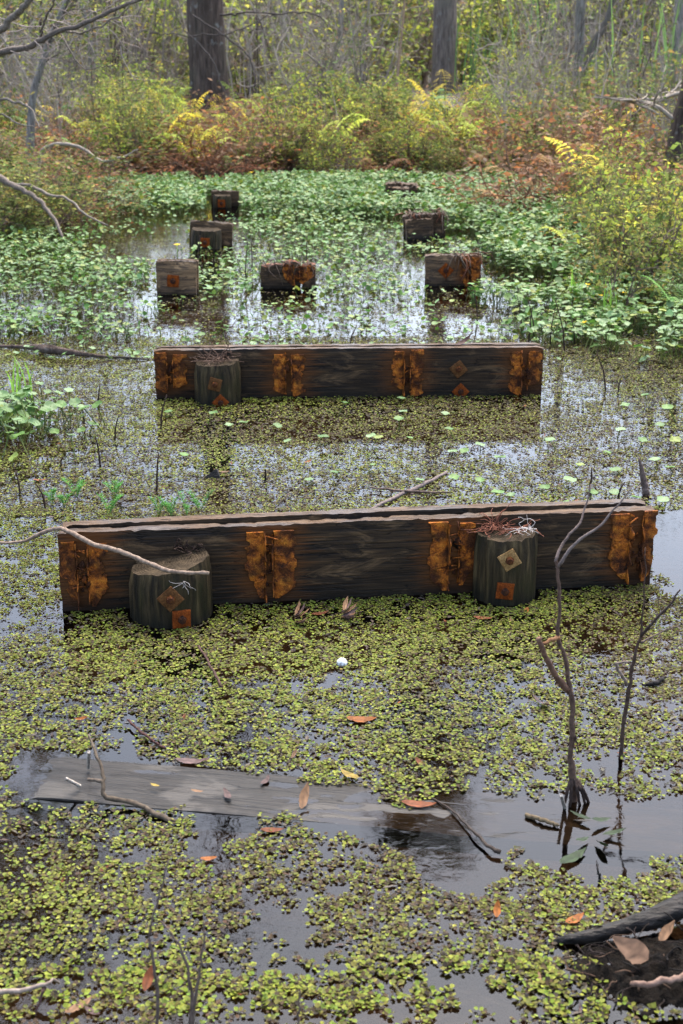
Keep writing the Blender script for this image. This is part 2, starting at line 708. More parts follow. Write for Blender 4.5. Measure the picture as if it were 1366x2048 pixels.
# ------------------------------------------------------------------ timber work
def board(nb, x0, x1, y0, y1, z0, z1, seed, nx=70, nz=9, ny=4, amp=.003, mtop=1, bow=0.0):
    """a worn plank: six subdivided faces pushed about by grain noise; top faces take material slot mtop"""
    xs, zs, ys = np.linspace(x0, x1, nx), np.linspace(z0, z1, nz), np.linspace(y0, y1, ny)

    def warp(V):
        x, y, z = V.T
        edge = np.clip((z - (z1 - .02)) / .02, 0, 1)
        dz = (fbm(x * 9, y * 60, seed) - .5) * amp * 1.5 * edge + (fbm(x * 45, y * 130, seed + 6) - .5) * amp * 1.8 * edge - edge * .012 * np.clip(.03 - np.minimum(x - x0, x1 - x), 0, .03) / .03 * vnoise(y * 200, x * 60, seed) - edge * (vnoise(x * 23, y * 90, seed + 5) > .85) * amp * .8
        dy = (fbm(x * 5, z * 45, seed + 3) - .5) * amp * 1.6
        rnd = np.clip((z - (z1 - .012)) / .012, 0, 1) ** 2 * .004
        dy = dy + np.where(y < (y0 + y1) / 2, rnd, -rnd)
        dx = (fbm(z * 30, y * 30, seed + 9) - .5) * amp * 2.2 * np.where(x > (x0 + x1) / 2, 1, -1) * ((np.abs(x - x0) < .002) | (np.abs(x - x1) < .002))
        bz = bow * np.sin((x - x0) / (x1 - x0) * PI)
        return np.stack([x + dx, y + dy, z + dz + bz], 1)

    def face(A, B, fn, m, flip):
        a, b = np.meshgrid(A, B, indexing='ij')
        T = grid_tris(len(A), len(B))
        if flip:
            T = T[:, ::-1]
        nb.add(warp(fn(a.ravel(), b.ravel())), T, (.5, .5, .5), m)
    o = np.ones_like
    face(xs, zs, lambda a, b: np.stack([a, o(a) * y0, b], 1), 0, False)
    face(xs, zs, lambda a, b: np.stack([a, o(a) * y1, b], 1), 0, True)
    face(xs, ys, lambda a, b: np.stack([a, b, o(a) * z1], 1), mtop, False)
    face(xs, ys, lambda a, b: np.stack([a, b, o(a) * z0], 1), 0, True)
    face(ys, zs, lambda a, b: np.stack([o(a) * x0, a, b], 1), 0, True)
    face(ys, zs, lambda a, b: np.stack([o(a) * x1, a, b], 1), 0, False)
    return nb


def flange(nb, xi, xo, zt, zb, y, seed, tabs=True, taper=.06, th=.006):
    """ragged rusted strap of a joist hanger; xi inner edge, xo outer edge, front face at -y"""
    n, k = 44, 5
    zs = np.linspace(zt, zb, n)
    sgn = 1 if xo > xi else -1
    rag = (fbm(zs * 60, zs * 0 + seed, seed) - .5) * .007 - .014 * (fbm(zs * 22, zs * 0 + seed, seed + 40) > .66)
    tab = np.where(np.sin(zs * 95 + seed) > .35, .007, 0) if tabs else 0
    out = np.abs(xo - xi) - .007 + rag + tab
    t = np.clip((zb + taper - zs) / taper, 0, 1)
    out = out * (1 - t) + .012 * t
    inn = (fbm(zs * 70, zs * 0 + seed + 4, seed) - .5) * .006
    F, Bk = [], []
    for a in np.linspace(0, 1, k):
        x = xi + sgn * (inn + (out - inn) * a)
        yy = -y - th - (fbm(x * 45, zs * 45, seed + 2) - .35) * .007
        F.append(np.stack([x, yy, zs], 1))
        Bk.append(np.stack([x, np.full(n, -y + .001), zs], 1))
    F, Bk = np.stack(F, 1), np.stack(Bk, 1)
    T = grid_tris(n, k)
    nb.add(F.reshape(-1, 3), T if sgn < 0 else T[:, ::-1])
    for e in (0, k - 1):
        S = np.stack([F[:, e], Bk[:, e]], 1).reshape(-1, 3)
        nb.add(S, grid_tris(n, 2))
    for e in (0, n - 1):
        S = np.stack([F[e], Bk[e]], 1).reshape(-1, 3)
        nb.add(S, grid_tris(k, 2))


def web(nb, x, zt, zb, y, seed, out=.022, sgn=1):
    """ragged leaf of steel standing out from the beam"""
    n, k = 26, 3
    zs = np.linspace(zt, zb, n)
    dep = np.clip(out * (.15 + 1.5 * fbm(zs * 38, zs * 0 + 3, seed)) * np.where(fbm(zs * 24, zs * 0, seed + 7) > .36, 1, .25), .004, .05)
    for th in (0, .003 * sgn):
        V = np.stack([np.stack([x + th + sgn * a * .006 * fbm(zs * 50, zs * 0, seed + 1), -y - a * dep, zs], 1) for a in np.linspace(0, 1, k)], 1)
        nb.add(V.reshape(-1, 3), grid_tris(n, k))
    V = np.stack([np.stack([x + th + sgn * .006 * fbm(zs * 50, zs * 0, seed + 1), -y - dep, zs], 1) for th in (0, .003 * sgn)], 1)
    nb.add(V.reshape(-1, 3), grid_tris(n, 2))


def hanger(parent, xl0, xl1, xr0, xr1, zt, zb, seed, y=0.0, nails=5, sc=1.0, tap=(.06, .05)):
    """rusted joist hanger: two flanges, their torn webs, nails and nail heads"""
    rg = random.Random(seed)
    e = NB()
    flange(e, xl1, xl0, zt + rg.uniform(-.012, .004), zb + rg.uniform(-.005, .035), y, seed, taper=tap[0])
    h = e.build('joist_hanger', M['rust'], parent)
    e = NB()
    flange(e, xr0, xr1, zt + rg.uniform(-.014, .006), zb + rg.uniform(-.01, .045), y, seed + 31, taper=tap[1])
    e.build('flange', M['rust'], h)
    e = NB()
    web(e, xl1, zt - .002, zb + .005, y, seed + 3, .03 * sc, 1)
    e.build('web', M['rust'], h)
    e = NB()
    web(e, xr0, zt - .01, zb + .02, y, seed + 8, .024 * sc, -1)
    e.build('web', M['rust'], h)
    # crumbling rust scale left in the slot
    e = NB()
    for i in range(12):
        x, z = rg.uniform(xl1 - .004, xr0 + .004), rg.uniform(zb + .05, zt - .06)
        blob(e, (x, -y - rg.uniform(0, .008), z), rg.uniform(.004, .013) * sc, rg, (.8, .6, 1.3))
    o = e.build('rust_scale', M['rust_dark'], h)
    for i in range(nails):
        x, z = rg.uniform(xl1 - .01, xr0), rg.uniform(zb + .05, zt - .015)
        a = rg.uniform(-.5, .5) + (PI if rg.random() < .3 else 0)
        L = rg.uniform(.022, .045) * sc
        p0 = Vector((x, -y - .004, z))
        d = Vector((math.cos(a) * .8, -rg.uniform(.2, .6), math.sin(a) * .7)).normalized()
        e = NB()
        e.tube([p0, p0 + d * L * .5, p0 + d * L], [.0028 * sc, .0022 * sc, .0026 * sc], k=5)
        e.build('nail', M['rust'], h)
    for k in range(7):
        right = k % 2
        x = rg.uniform(xr0 + .012, max(xr1 - .008, xr0 + .014)) if right else rg.uniform(xl0 + .008, max(xl0 + .01, xl1 - .012))
        z = zt - .018 - (zt - zb - .08) * (k / 7.0)
        e = NB()
        blob(e, (x, -y - .006, z), .0058 * sc, rg, (1, .7, 1), .12)
        e.build('nail_head', M['rust'], h)
    return h


def blob(nb, c, r, rg, s=(1, 1, 1), rough=.45, col=(.5, .5, .5)):
    """small lumpy solid"""
    n, k = 5, 6
    V = []
    for i in range(n):
        th = PI * i / (n - 1)
        for j in range(k):
            ph = 2 * PI * j / k
            q = r * (1 + rg.uniform(-rough, rough))
            V.append((c[0] + q * s[0] * math.sin(th) * math.cos(ph), c[1] + q * s[1] * math.sin(th) * math.sin(ph), c[2] + q * s[2] * math.cos(th)))
    nb.add(V, grid_tris(n, k, True), col)


def bolt_plate(parent, x, y, z, size, ang, mplate, mbolt, yaw=0.0, tilt=0.0):
    """square washer, domed a little, with a hex bolt head as its sub-part; faces local -y"""
    e = NB()
    n = 9
    a, b = np.meshgrid(np.linspace(-1, 1, n), np.linspace(-1, 1, n), indexing='ij')
    s = size / 2
    rim = np.maximum(abs(a), abs(b))
    wob = (fbm(a * 2 + x * 31, b * 2, 5) - .5) * .06
    Y = -.006 + .0025 * rim ** 4 - .0008 * (1 - rim) + wob * .02
    V = np.stack([(a * (1 + wob)).ravel() * s, Y.ravel(), (b * (1 + wob)).ravel() * s], 1)
    e.add(V, grid_tris(n, n)[:, ::-1])
    idx = [(i, 0) for i in range(n)] + [(n - 1, j) for j in range(1, n)] + [(i, n - 1) for i in range(n - 2, -1, -1)] + [(0, j) for j in range(n - 2, 0, -1)]
    ring = np.array([V[i * n + j] for i, j in idx])
    back = ring.copy()
    back[:, 1] = .002
    e.add(np.stack([ring, back], 0).reshape(-1, 3), grid_tris(2, len(idx), True))
    p = e.build('bolt_plate', mplate, parent)
    p.location = (x, y, z)
    p.rotation_euler = (tilt, ang, yaw)
    p.rotation_mode = 'YXZ'
    e = NB()
    rb = size * .21
    prof = [(-.005, 1.25), (-.0075, 1.25), (-.008, 1.0), (-.016, 1.0), (-.0185, .86), (-.019, .0)]
    V = [(rb * r * math.cos(j * PI / 3 + .3), yy, rb * r * math.sin(j * PI / 3 + .3)) for yy, r in prof for j in range(6)]
    e.add(V, grid_tris(len(prof), 6, True))
    e.build('bolt_head', mbolt, p, smooth=False)
    return p


def post(name, c, rx, top, slope, seed, parent=None, bottom=-.4, slope_ax=0.0):
    """round timber pile: lumpy cracked side and sawn sloping top as parts of an Empty"""
    root = empty(name, c)
    k, n = 80, 14
    ph = np.arange(k) * 2 * PI / k
    zt = top + slope * np.cos(ph - slope_ax) * rx + (fbm(np.cos(ph) * 5 + 3, np.sin(ph) * 5, seed + 12) - .5) * .014
    rows = []
    for t in np.linspace(0, 1, n):
        z = bottom + (zt - bottom) * t
        r = rx * (1.02 - .03 * t) * (1 + (fbm(np.cos(ph) * 2.2 + 5, np.sin(ph) * 2.2 + t * .6, seed) - .5) * .10)
        r = r - np.clip(vnoise(ph * 6.5, ph * 0 + t * .5, seed + 2) - .7, 0, 1) * .045
        if t > .98:
            r = r - .003 - .008 * vnoise(ph * 5.1, ph * 0, seed + 14)
        rows.append(np.stack([r * np.cos(ph), r * np.sin(ph), z], 1))
    e = NB()
    e.add(np.concatenate(rows), grid_tris(n, k, True))
    e.build('side', M['pile'], root)
    e = NB()
    rim = rows[-1]
    V, ctr = [], rim.mean(0)
    for i, f in enumerate((1.0, .97, .8, .6, .4, .2, .03)):
        q = ctr + (rim - ctr) * f
        if i > 1:
            q[:, 2] += (fbm(q[:, 0] * 30, q[:, 1] * 30, seed + 4) - .55) * .008 - .002
        V.append(q)
    e.add(np.concatenate(V), grid_tris(len(V), k, True))
    e.build('sawn_top', M['endgrain'], root)
    return root


class Beam:
    def __init__(s, pl, pr, name, label, depth=.30, top=.235, th=.045, seed=1, gap=.004):
        s.A, s.B = G(*pl), G(*pr)
        v = s.B - s.A
        s.ang = math.atan2(v.y, v.x)
        s.L = v.length
        s.root = empty(name, s.A, s.ang)
        tag(s.root, label, 'beam')
        s.th = th

    def loc(s, px, py, out=0.0):
        """local (x, z) on the front face, moved out towards the viewer by out"""
        n = Vector((-math.sin(s.ang), math.cos(s.ang), 0))
        o = s.A - n * out
        d = ray(px, py)
        t = (o - Vector((0, 0, H))).dot(n) / d.dot(n)
        p = Vector((0, 0, H)) + d * t
        q = p - s.A
        return q.x * math.cos(s.ang) + q.y * math.sin(s.ang), p.z

    def world(s, x, y, z):
        c, n = math.cos(s.ang), math.sin(s.ang)
        return Vector((s.A.x + x * c - y * n, s.A.y + x * n + y * c, z))


# nearest beam ----------------------------------------------------------------
b1 = Beam((125, 1223), (1300, 1168), 'timber_beam', 'long dark two-plank timber beam with two round posts in front of it')
hang1 = [(118, 150, 178, 216), (490, 527, 548, 592), (855, 893, 918, 954), (1216, 1252, 1282, 1308)]
xs1 = [[b1.loc(p, 1120)[0] for p in q] for q in hang1]
zt1 = [b1.loc(150, 1080)[1], b1.loc(540, 1058)[1], b1.loc(905, 1044)[1], b1.loc(1262, 1024)[1]]
top1 = (b1.loc(125, 1075)[1] + b1.loc(1300, 1012)[1]) / 2
mw1 = m_wood('creosoted_beam_face', [(q[0] + q[3]) / 2 for q in xs1], stainw=.13)
NBX = 170
e = NB()
board(e, 0, b1.L, 0, .044, -.09, top1, 21, NBX, amp=.0036, bow=-.002)
e.build('plank', [mw1, M['wood_top']], b1.root)
e = NB()
board(e, .012, b1.L - .012, .0485, .092, -.09, top1 + .006, 57, NBX, bow=.004)
e.build('plank', [M['wood'], M['wood_top']], b1.root)
for i, q in enumerate(xs1):
    hanger(b1.root, q[0], q[1], q[2], q[3], zt1[i], [.008, .004, .012, .006][i], 40 + i * 7, nails=6, tap=[(.06, .06), (.07, .03), (.05, .06), (.04, .06)][i])
# pale hair roots and stains on the face are thin growth: roots hang as their own things further down


def stand_post(b, px, half_px, ytop, ywater, name, label, seed, slope, slope_ax=0.0, gap=-.07):
    """a pile bolted to the front of beam b"""
    P = G(px, ywater)
    dep = proj(np.array([tuple(P)]))[2][0]
    r = half_px / FPX * dep
    # its axis stands a radius in front of the beam's face
    x, _ = b.loc(px, ywater)
    c = b.world(x, -(r + gap), 0)
    t = (Vector((0, 0, H)) - c)
    d = ray(px, ytop)
    k = (c.y) / d.y
    top = H + d.z * k
    o = post(name, c, r, top, slope, seed, slope_ax=slope_ax)
    tag(o, label, 'post')
    return o, r, top


def plate_on_post(o, r, px, py, size, ang, mp, mb, tilt=0.0):
    c = o.location
    d = ray(px, py)
    # hit the front half of the cylinder
    ox, oy = -c.x, -c.y
    A = d.x ** 2 + d.y ** 2
    Bq = 2 * (ox * d.x + oy * d.y)
    Cq = ox ** 2 + oy ** 2 - (r * 1.005) ** 2
    disc = max(Bq * Bq - 4 * A * Cq, 0)
    t = (-Bq - math.sqrt(disc)) / (2 * A)
    p = Vector((0, 0, H)) + d * t
    yaw = math.atan2(p.x - c.x, -(p.y - c.y))
    return bolt_plate(o, p.x - c.x, p.y - c.y, p.z, size, ang, mp, mb, yaw, tilt)


p1, r1, t1 = stand_post(b1, 345, 82, 1122, 1238, 'round_post', 'thick round post with a broad sloping sawn top under the leaning stick', 5, -.16, PI)
plate_on_post(p1, r1, 341, 1198, .055, PI / 4 + .05, M['plate_brown'], M['rust'])
plate_on_post(p1, r1, 363, 1238, .052, .03, M['plate_rust'], M['rust_dark'])
p2, r2, t2 = stand_post(b1, 1003, 64, 1062, 1204, 'round_post', 'round post with a tan diamond bolt plate and white roots on top', 9, .03, 0.5)
plate_on_post(p2, r2, 1019, 1120, .052, PI / 4 + .22, M['plate_tan'], M['rust'])
plate_on_post(p2, r2, 1010, 1182, .050, .08, M['plate_rust'], M['rust_dark'])

# second beam -----------------------------------------------------------------
b2 = Beam((312, 797), (1083, 790), 'timber_beam', 'dark timber beam further back with one round post at its left')
hang2 = [(310, 333, 349, 374), (545, 570, 585, 611), (782, 806, 822, 847), (1018, 1040, 1057, 1082)]
xs2 = [[b2.loc(p, 750)[0] for p in q] for q in hang2]
top2 = (b2.loc(312, 702)[1] + b2.loc(1083, 693)[1]) / 2
mw2 = m_wood('creosoted_far_beam_face', [(q[0] + q[3]) / 2 for q in xs2], stainw=.15)
e = NB()
board(e, 0, b2.L, 0, .044, -.09, top2, 121, 70)
e.build('plank', [mw2, M['wood_top']], b2.root)
e = NB()
board(e, .006, b2.L - .004, .047, .09, -.09, top2 + .004, 157, 70)
e.build('plank', [M['wood'], M['wood_top']], b2.root)
for i, q in enumerate(xs2):
    hanger(b2.root, q[0], q[1], q[2], q[3], top2 - .012, [.03, .012, .0, .004][i], 140 + i * 9, nails=4, tap=(.02, .02))
x, z = b2.loc(917, 738)
bolt_plate(b2.root, x, -.003, z, .062, PI / 4 + .1, M['plate_brown'], M['rust'])
x, z = b2.loc(921, 783)
bolt_plate(b2.root, x, -.003, z, .058, PI / 4, M['plate_rust'], M['rust_dark'])
p3, r3, t3 = stand_post(b2, 438, 47, 722, 803, 'round_post', 'round post with twig litter on its top in front of the far beam', 15, .05, 0.2)
plate_on_post(p3, r3, 430, 769, .056, .25, M['plate_brown'], M['rust'])
plate_on_post(p3, r3, 441, 805, .055, PI / 4, M['plate_rust'], M['rust_dark'])


# sawn stubs of the rows behind ------------------------------------------------
def stub(name, label, x0, x1, ytop, ybase, kind, seed):
    a, b = G(x0, ybase), G(x1, ybase)
    root = empty(name, a, math.atan2(b.y - a.y, b.x - a.x))
    tag(root, label, 'post stub')
    STUBS.append((a.x, b.x, a.y, .3 if kind < 5 else .75))
    root.rotation_euler = (random.gauss(0, .04), random.gauss(0, .05), root.rotation_euler[2])
    L = (b - a).length
    d = ray(x0, ytop)
    top = H + d.z * a.y / d.y
    rg = random.Random(seed)
    mw = m_wood(name + '_wood', pale=[3.6, 1.0, 2.2, 1.4, .9, 1.2, 1.2][kind], stains=([L * .75] if kind == 2 else []), stainw=.12)
    nx = 30
    if kind in (0, 2):
        e = NB()
        board(e, 0, L, 0, .044, -.1, top, seed, nx, amp=.007)
        e.build('plank', [mw, M['wood_top']], root)
        e = NB()
        board(e, .004, L + .006, .052, .097, -.1, top + .005, seed + 3, nx, amp=.007)
        e.build('plank', [mw, M['wood_top']], root)
        bolt_plate(root, L * (.42 if kind == 0 else .37), -.003, top * (.42 if kind == 0 else .5), .075, .05 if kind == 0 else PI / 4, M['plate_rust'], M['rust_dark'])
    if kind == 2:
        hanger(root, L * .62, L * .76, L * .84, L * .99, top - .01, .0, seed, nails=4, sc=1.2)
    if kind == 1:       # two rotten rusty lumps side by side
        for (u0, u1, tt) in ((0, .46, .93), (.44, .72, 1.0), (.75, 1.0, .9)):
            e = NB()
            board(e, L * u0, L * u1, 0, .09, -.1, top * tt, seed + int(u0 * 10), 8, amp=.012)
            e.build('plank', [mw, M['rust_dark']], root)
        hanger(root, L * .40, L * .60, L * .72, L * .99, top * .96, .01, seed, nails=5, sc=1.4)
    if kind in (3, 5):  # board behind, round pile in front
        e = NB()
        board(e, 0, L, 0, .05, -.1, top, seed, nx, amp=.009)
        e.build('plank', [mw, M['wood']], root)
        r = L * (.36 if kind == 3 else .34)
        po = post('pile', (L * .42, -r * .8, 0), r, top * .80, .0, seed)
        po.parent = root
        bolt_plate(root, L * .42, -r * 1.8, top * .36, .07, .0, M['plate_rust'], M['rust_dark'])
    if kind in (4, 6):  # rotten stump
        e = NB()
        board(e, 0, L, 0, .12, -.1, top * .92, seed, nx, amp=.014)
        e.build('plank', [mw, mw], root)
        e = NB()
        board(e, L * .05, L * .7, -.10, -.004, -.1, top * .75, seed + 1, nx, amp=.012)
        e.build('plank', [mw, mw], root)
    # dry roots and stems draped over the broken ones
    if kind in (1, 2, 4, 6):
        for i in range({1: 16, 2: 20, 4: 40, 6: 12}[kind]):
            u = rg.uniform(.0, 1) if kind != 2 else rg.uniform(.5, 1.05)
            p = Vector((L * u, rg.uniform(-.01, .1), top * rg.uniform(.95, 1.12)))
            q = p + Vector((rg.uniform(-.10, .10), -rg.uniform(.03, .13), -rg.uniform(.02, top * .9)))
            mid = (p + q) / 2 + Vector((rg.uniform(-.04, .04), -.04, rg.uniform(0, .05)))
            w = rg.uniform(.002, .006)
            c = rg.choice([(.10, .07, .05), (.20, .15, .11), (.06, .035, .02), (.16, .06, .03)])
            e = NB()
            e.tube(bend([p, mid, q], 7), [w] * 7 if False else np.linspace(w, w * .5, len(bend([p, mid, q], 7))), c, 4)
            e.build('dry_root', M['stick'], root)
    return root


STUBS = []
stub('plank_stub', 'pale square plank stub with one rusty bolt, left of its row', 313, 393, 522, 590, 0, 301)
stub('rotten_stub', 'rotten rusty stub split in two, middle of its row', 523, 632, 527, 577, 1, 311)
stub('plank_stub', 'plank stub with rusted hanger and dry roots, right of its row', 850, 961, 511, 572, 2, 321)
stub('post_stub', 'dark board stub with a low round post before it, by the bright water', 379, 464, 442, 492, 3, 331)
stub('rotten_stub', 'rotten stump matted with dry roots among the pennywort', 808, 890, 427, 476, 4, 341)
stub('post_stub', 'farthest small post stub on the left, at the foot of the bank', 423, 477, 381, 413, 5, 351)
stub('rotten_stub', 'farthest low rotten stub on the right, half hidden in leaves', 771, 834, 364, 393, 6, 361)

# plank lying in the water ------------------------------------------------------
pa, pb = G(76, 1553), G(1366, 1660)
v = pb - pa
plank_root = empty('sunken_plank', (pa.x, pa.y, 0), math.atan2(v.y, v.x))
tag(plank_root, 'wet grey plank lying in the water with its left end out', 'plank')
PL = 1.95
e = NB()
board(e, 0, PL, -.095, .095, -.04, 0, 401, 60, 4, 14, amp=.003, mtop=0)
mw = m_wood('wet_grey_plank', top=True, wet=.82)
po = e.build('board', mw, plank_root)
po.location = (0, 0, .0035)
po.rotation_euler = (0, .0045, 0)


def screw(px0, py0, px1, py1, h0, h1, label):
    a, b = G(px0, py0, h0), G(px1, py1, h1)
    e = NB()
    n = 30
    P = [a + (b - a) * t for t in np.linspace(0, 1, n)]
    e.tube(P, [.0042 if i % 2 else .0028 for i in range(n)], (.5, .5, .5), 7)
    o = e.build('screw', M['plate_tan'] if False else M['zinc'], smooth=False)
    tag(o, label, 'screw')


m, nt_, b_ = mat('dull_zinc')
nz = noise_t(nt_, coords(nt_), 200, 3)
nt_.links.new(ramp(nt_, nz, [(.35, (.08, .055, .04)), (.6, (.26, .24, .21))]), b_.inputs['Base Color'])
b_.inputs['Metallic'].default_value = .6
b_.inputs['Roughness'].default_value = .5
M['zinc'] = m
screw(177, 1536, 178, 1504, .010, .075, 'zinc screw standing upright near the back edge of the sunken plank')
screw(131, 1557, 160, 1572, .045, .013, 'zinc screw leaning over the pale end of the sunken plank')
screw(1130, 1618, 1122, 1590, -.004, .06, 'zinc screw sticking up beside the foot of the tall sapling')
#PART3
# ------------------------------------------------------------------ floating fern (salvinia)
# one leaf: round, cupped, folded along its midrib
_a = np.arange(6) * 2 * PI / 6
SLV = np.concatenate([[[.5, 0, .05]], np.stack([.5 + .5 * np.cos(_a), .47 * np.sin(_a), .06 + .14 * np.abs(np.sin(_a))], 1)])
SLT = np.array([[0, i + 1, (i + 1) % 6 + 1] for i in range(6)])
_a5 = np.arange(5) * 2 * PI / 5
SLV5 = np.concatenate([[[.5, 0, .05]], np.stack([.5 + .5 * np.cos(_a5), .47 * np.sin(_a5), .10 + .25 * np.abs(np.sin(_a5))], 1)])
SLT5 = np.array([[0, i + 1, (i + 1) % 5 + 1] for i in range(5)])

SLV3 = SLV5[1:].copy()
SLT3 = np.array([[0, 1, 2], [0, 2, 3], [0, 3, 4]])

GREEN = [(.20, .245, .026), (.255, .285, .034), (.145, .195, .024), (.31, .32, .05), (.22, .245, .03)]
OLIVE = [(.13, .13, .025), (.17, .15, .030), (.10, .09, .022), (.20, .19, .035)]
BROWN = [(.07, .045, .022), (.10, .06, .028), (.05, .035, .02)]


def rosette_leaves(n):
    """leaf frames of one rosette of about 4 cm: (pos, azimuth, tilt, size, age)"""
    out = []
    ax = R.uniform(0, 2 * PI)
    ln = R.uniform(.006, .020)
    for i in range(n):
        az = R.uniform(0, 2 * PI)
        q = R.uniform(-1, 1) * ln
        r = R.uniform(.0, .010)
        out.append((q * math.cos(ax) + r * math.cos(az), q * math.sin(ax) + r * math.sin(az), R.uniform(.001, .0035), az, R.uniform(.0, .6), R.uniform(.0045, .0108)))
    return np.array(out)


open_polys = [(gpoly(p), d) for p, d in [
    ([(350, 1608), (560, 1585), (700, 1578), (1080, 1602), (1420, 1612), (1420, 1715), (1180, 1735), (1010, 1695), (985, 1790), (850, 1770), (740, 1690), (560, 1655), (440, 1715), (372, 1690)], .02),
    ([(35, 1498), (100, 1490), (450, 1540), (640, 1560), (640, 1600), (450, 1628), (30, 1603)], .0),
    ([(480, 1830), (560, 1840), (640, 1800), (690, 1930), (520, 1960)], .08),
    ([(-200, 1590), (-200, 1760), (60, 1750), (110, 1660), (320, 1690), (345, 1625), (60, 1600)], .24),
    ([(1312, 1020), (1900, 1020), (1900, 1250), (1330, 1200), (1302, 1170)], .03),
    ([(1180, 1240), (1500, 1180), (1600, 1600), (1170, 1600), (1130, 1420)], .38),
    ([(-200, 1940), (180, 1930), (330, 2100), (-200, 2100)], .22),
    ([(920, 1210), (1075, 1210), (1080, 1236), (930, 1236)], .05),
    ([(262, 1240), (430, 1240), (430, 1262), (270, 1268)], .15),
    ([(1170, 1880), (1500, 1800), (1700, 2200), (1180, 2120)], .08),
    ([(920, 880), (1080, 885), (1070, 935), (930, 925)], .3),
    ([(1085, 715), (1420, 740), (1420, 900), (1090, 890)], .5),
    ([(-100, 1210), (118, 1215), (128, 1250), (-100, 1260)], .2),
    ([(700, 1960), (1000, 1900), (1100, 2100), (700, 2100)], .24),
    ([(120, 1225), (1290, 1172), (1240, 1330), (700, 1400), (200, 1380)], .52),
    ([(-100, 1260), (1130, 1400), (1120, 1580), (400, 1540), (-100, 1480)], .46),
]]
SUBM = gpoly([(30, 1500), (100, 1500), (470, 1545), (470, 1625), (20, 1605)])


def sal_density(x, y):
    d = np.full(x.shape, .42)
    d = np.where(y > 4.6, .64, d)
    d = np.where(y > 6.4, .58, d)
    d = np.where(y > 8.5, .35, d)
    wx_ = x + (fbm(x * 7, y * 7, 51) - .5) * .16
    wy_ = y + (fbm(x * 7, y * 7, 61) - .5) * .22
    for poly, v_ in open_polys:
        d = np.where(inpoly(wx_, wy_, poly), v_, d)
    return d


def beam_clear(x, y):
    """keep plants out of the timber"""
    ok = np.ones(x.shape, bool)
    for b, t_ in ((b1, .097), (b2, .095)):
        c, s = math.cos(b.ang), math.sin(b.ang)
        lx = (x - b.A.x) * c + (y - b.A.y) * s
        ly = -(x - b.A.x) * s + (y - b.A.y) * c
        ok &= ~((lx > -.012) & (lx < b.L + .012) & (ly > -.016) & (ly < t_ + .01))
    for p_, r_ in ((p1, r1), (p2, r2), (p3, r3)):
        ok &= (x - p_.location.x) ** 2 + (y - p_.location.y) ** 2 > (r_ + .014) ** 2
    return ok & ~inpoly(x, y, SUBM)


def sal_points(n, y0, y1, sp=1.3):
    y = np.sqrt(R.uniform(y0 ** 2, y1 ** 2, n))
    x = R.uniform(-1, 1, n) * (y * .262 + .35) * sp / 1.3
    d = sal_density(x, y)
    clump = fbm(x * 28, y * 28, 71, 2) * .32 + fbm(x * 6, y * 6, 77, 2) * .24 + R.random(n) * .44
    # turn wanted coverage into a threshold on the clump noise
    k = clump < np.interp(d, [0, .05, .3, .5, .7, .9, 1], [0, .27, .425, .50, .575, .69, 1.0])
    k &= beam_clear(x, y)
    return x[k], y[k]


PAD = []
for n, y0, y1, per, big in ((23000, 1.6, 3.5, (7, 11), 1.0), (26000, 3.5, 4.7, (7, 10), .95), (54000, 4.7, 7.6, (4, 6), 1.15), (18000, 7.6, 11.5, (2, 4), 1.6)):
    x, y = sal_points(n, y0, y1)
    PAD += [(a, b, per, big) for a, b in zip(x, y)]
PADX = np.array([(p[0], p[1]) for p in PAD])
# the 300 that show largest stand as plants of their own
qx, qy, qd = proj(np.concatenate([PADX, np.zeros((len(PADX), 1))], 1))
inview = (qx > 10) & (qx < 1356) & (qy > 200) & (qy < 2030)
order = np.argsort(np.where(inview, qd, 1e9))
single = set(order[:300].tolist())

FIELD = fbm(PADX[:, 0] * 2.1, PADX[:, 1] * 2.1, 91)


def leaf_cols(n, age, far):
    """albedo per leaf; age 0 young 1 decayed"""
    u = R.random(n)
    g, o, b = pick(GREEN, n, .16), pick(OLIVE, n, .16), pick(BROWN, n, .2)
    c = np.where((u < .70 - .55 * age)[:, None], g, np.where((u < .92 - .35 * age)[:, None], o, b))
    return c


keep = np.array([i not in single for i in range(len(PAD))])
kx, ky = PADX[keep].T
lo, hi = np.array([p[2] for p in PAD])[keep].T
cnt = R.integers(lo, hi + 1)
idx = np.repeat(np.arange(len(kx)), cnt)
n_ = len(idx)
ax_r, ln_r = R.uniform(0, 2 * PI, len(kx))[idx], R.uniform(.006, .020, len(kx))[idx]
allaz = R.uniform(0, 2 * PI, n_)
q_, r_ = R.uniform(-1, 1, n_) * ln_r, R.uniform(0, .010, n_)
lx_, ly_ = q_ * np.cos(ax_r) + r_ * np.cos(allaz), q_ * np.sin(ax_r) + r_ * np.sin(allaz)
big_ = np.array([p[3] for p in PAD])[keep][idx]
alltilt = R.uniform(0, .6, n_)
allsz = R.uniform(.0045, .0102, n_) * big_
allp = np.stack([kx[idx] + lx_ * big_, ky[idx] + ly_ * big_, R.uniform(.001, .0035, n_)], 1)
yy_ = ky[idx]
allfar = np.where(yy_ > 4.6, 2, np.where(yy_ > 3.6, 1, 0))
age_ = np.clip((FIELD[keep][idx] - .45) * 2.2 + np.where(yy_ > 4.75, .5, .05) + np.where(yy_ > 6, .1, 0), 0, .9)
allc = leaf_cols(n_, np.clip(age_ + .55 * (np.hypot(lx_, ly_) < .0085), 0, 1.1), None)
nb = NB()
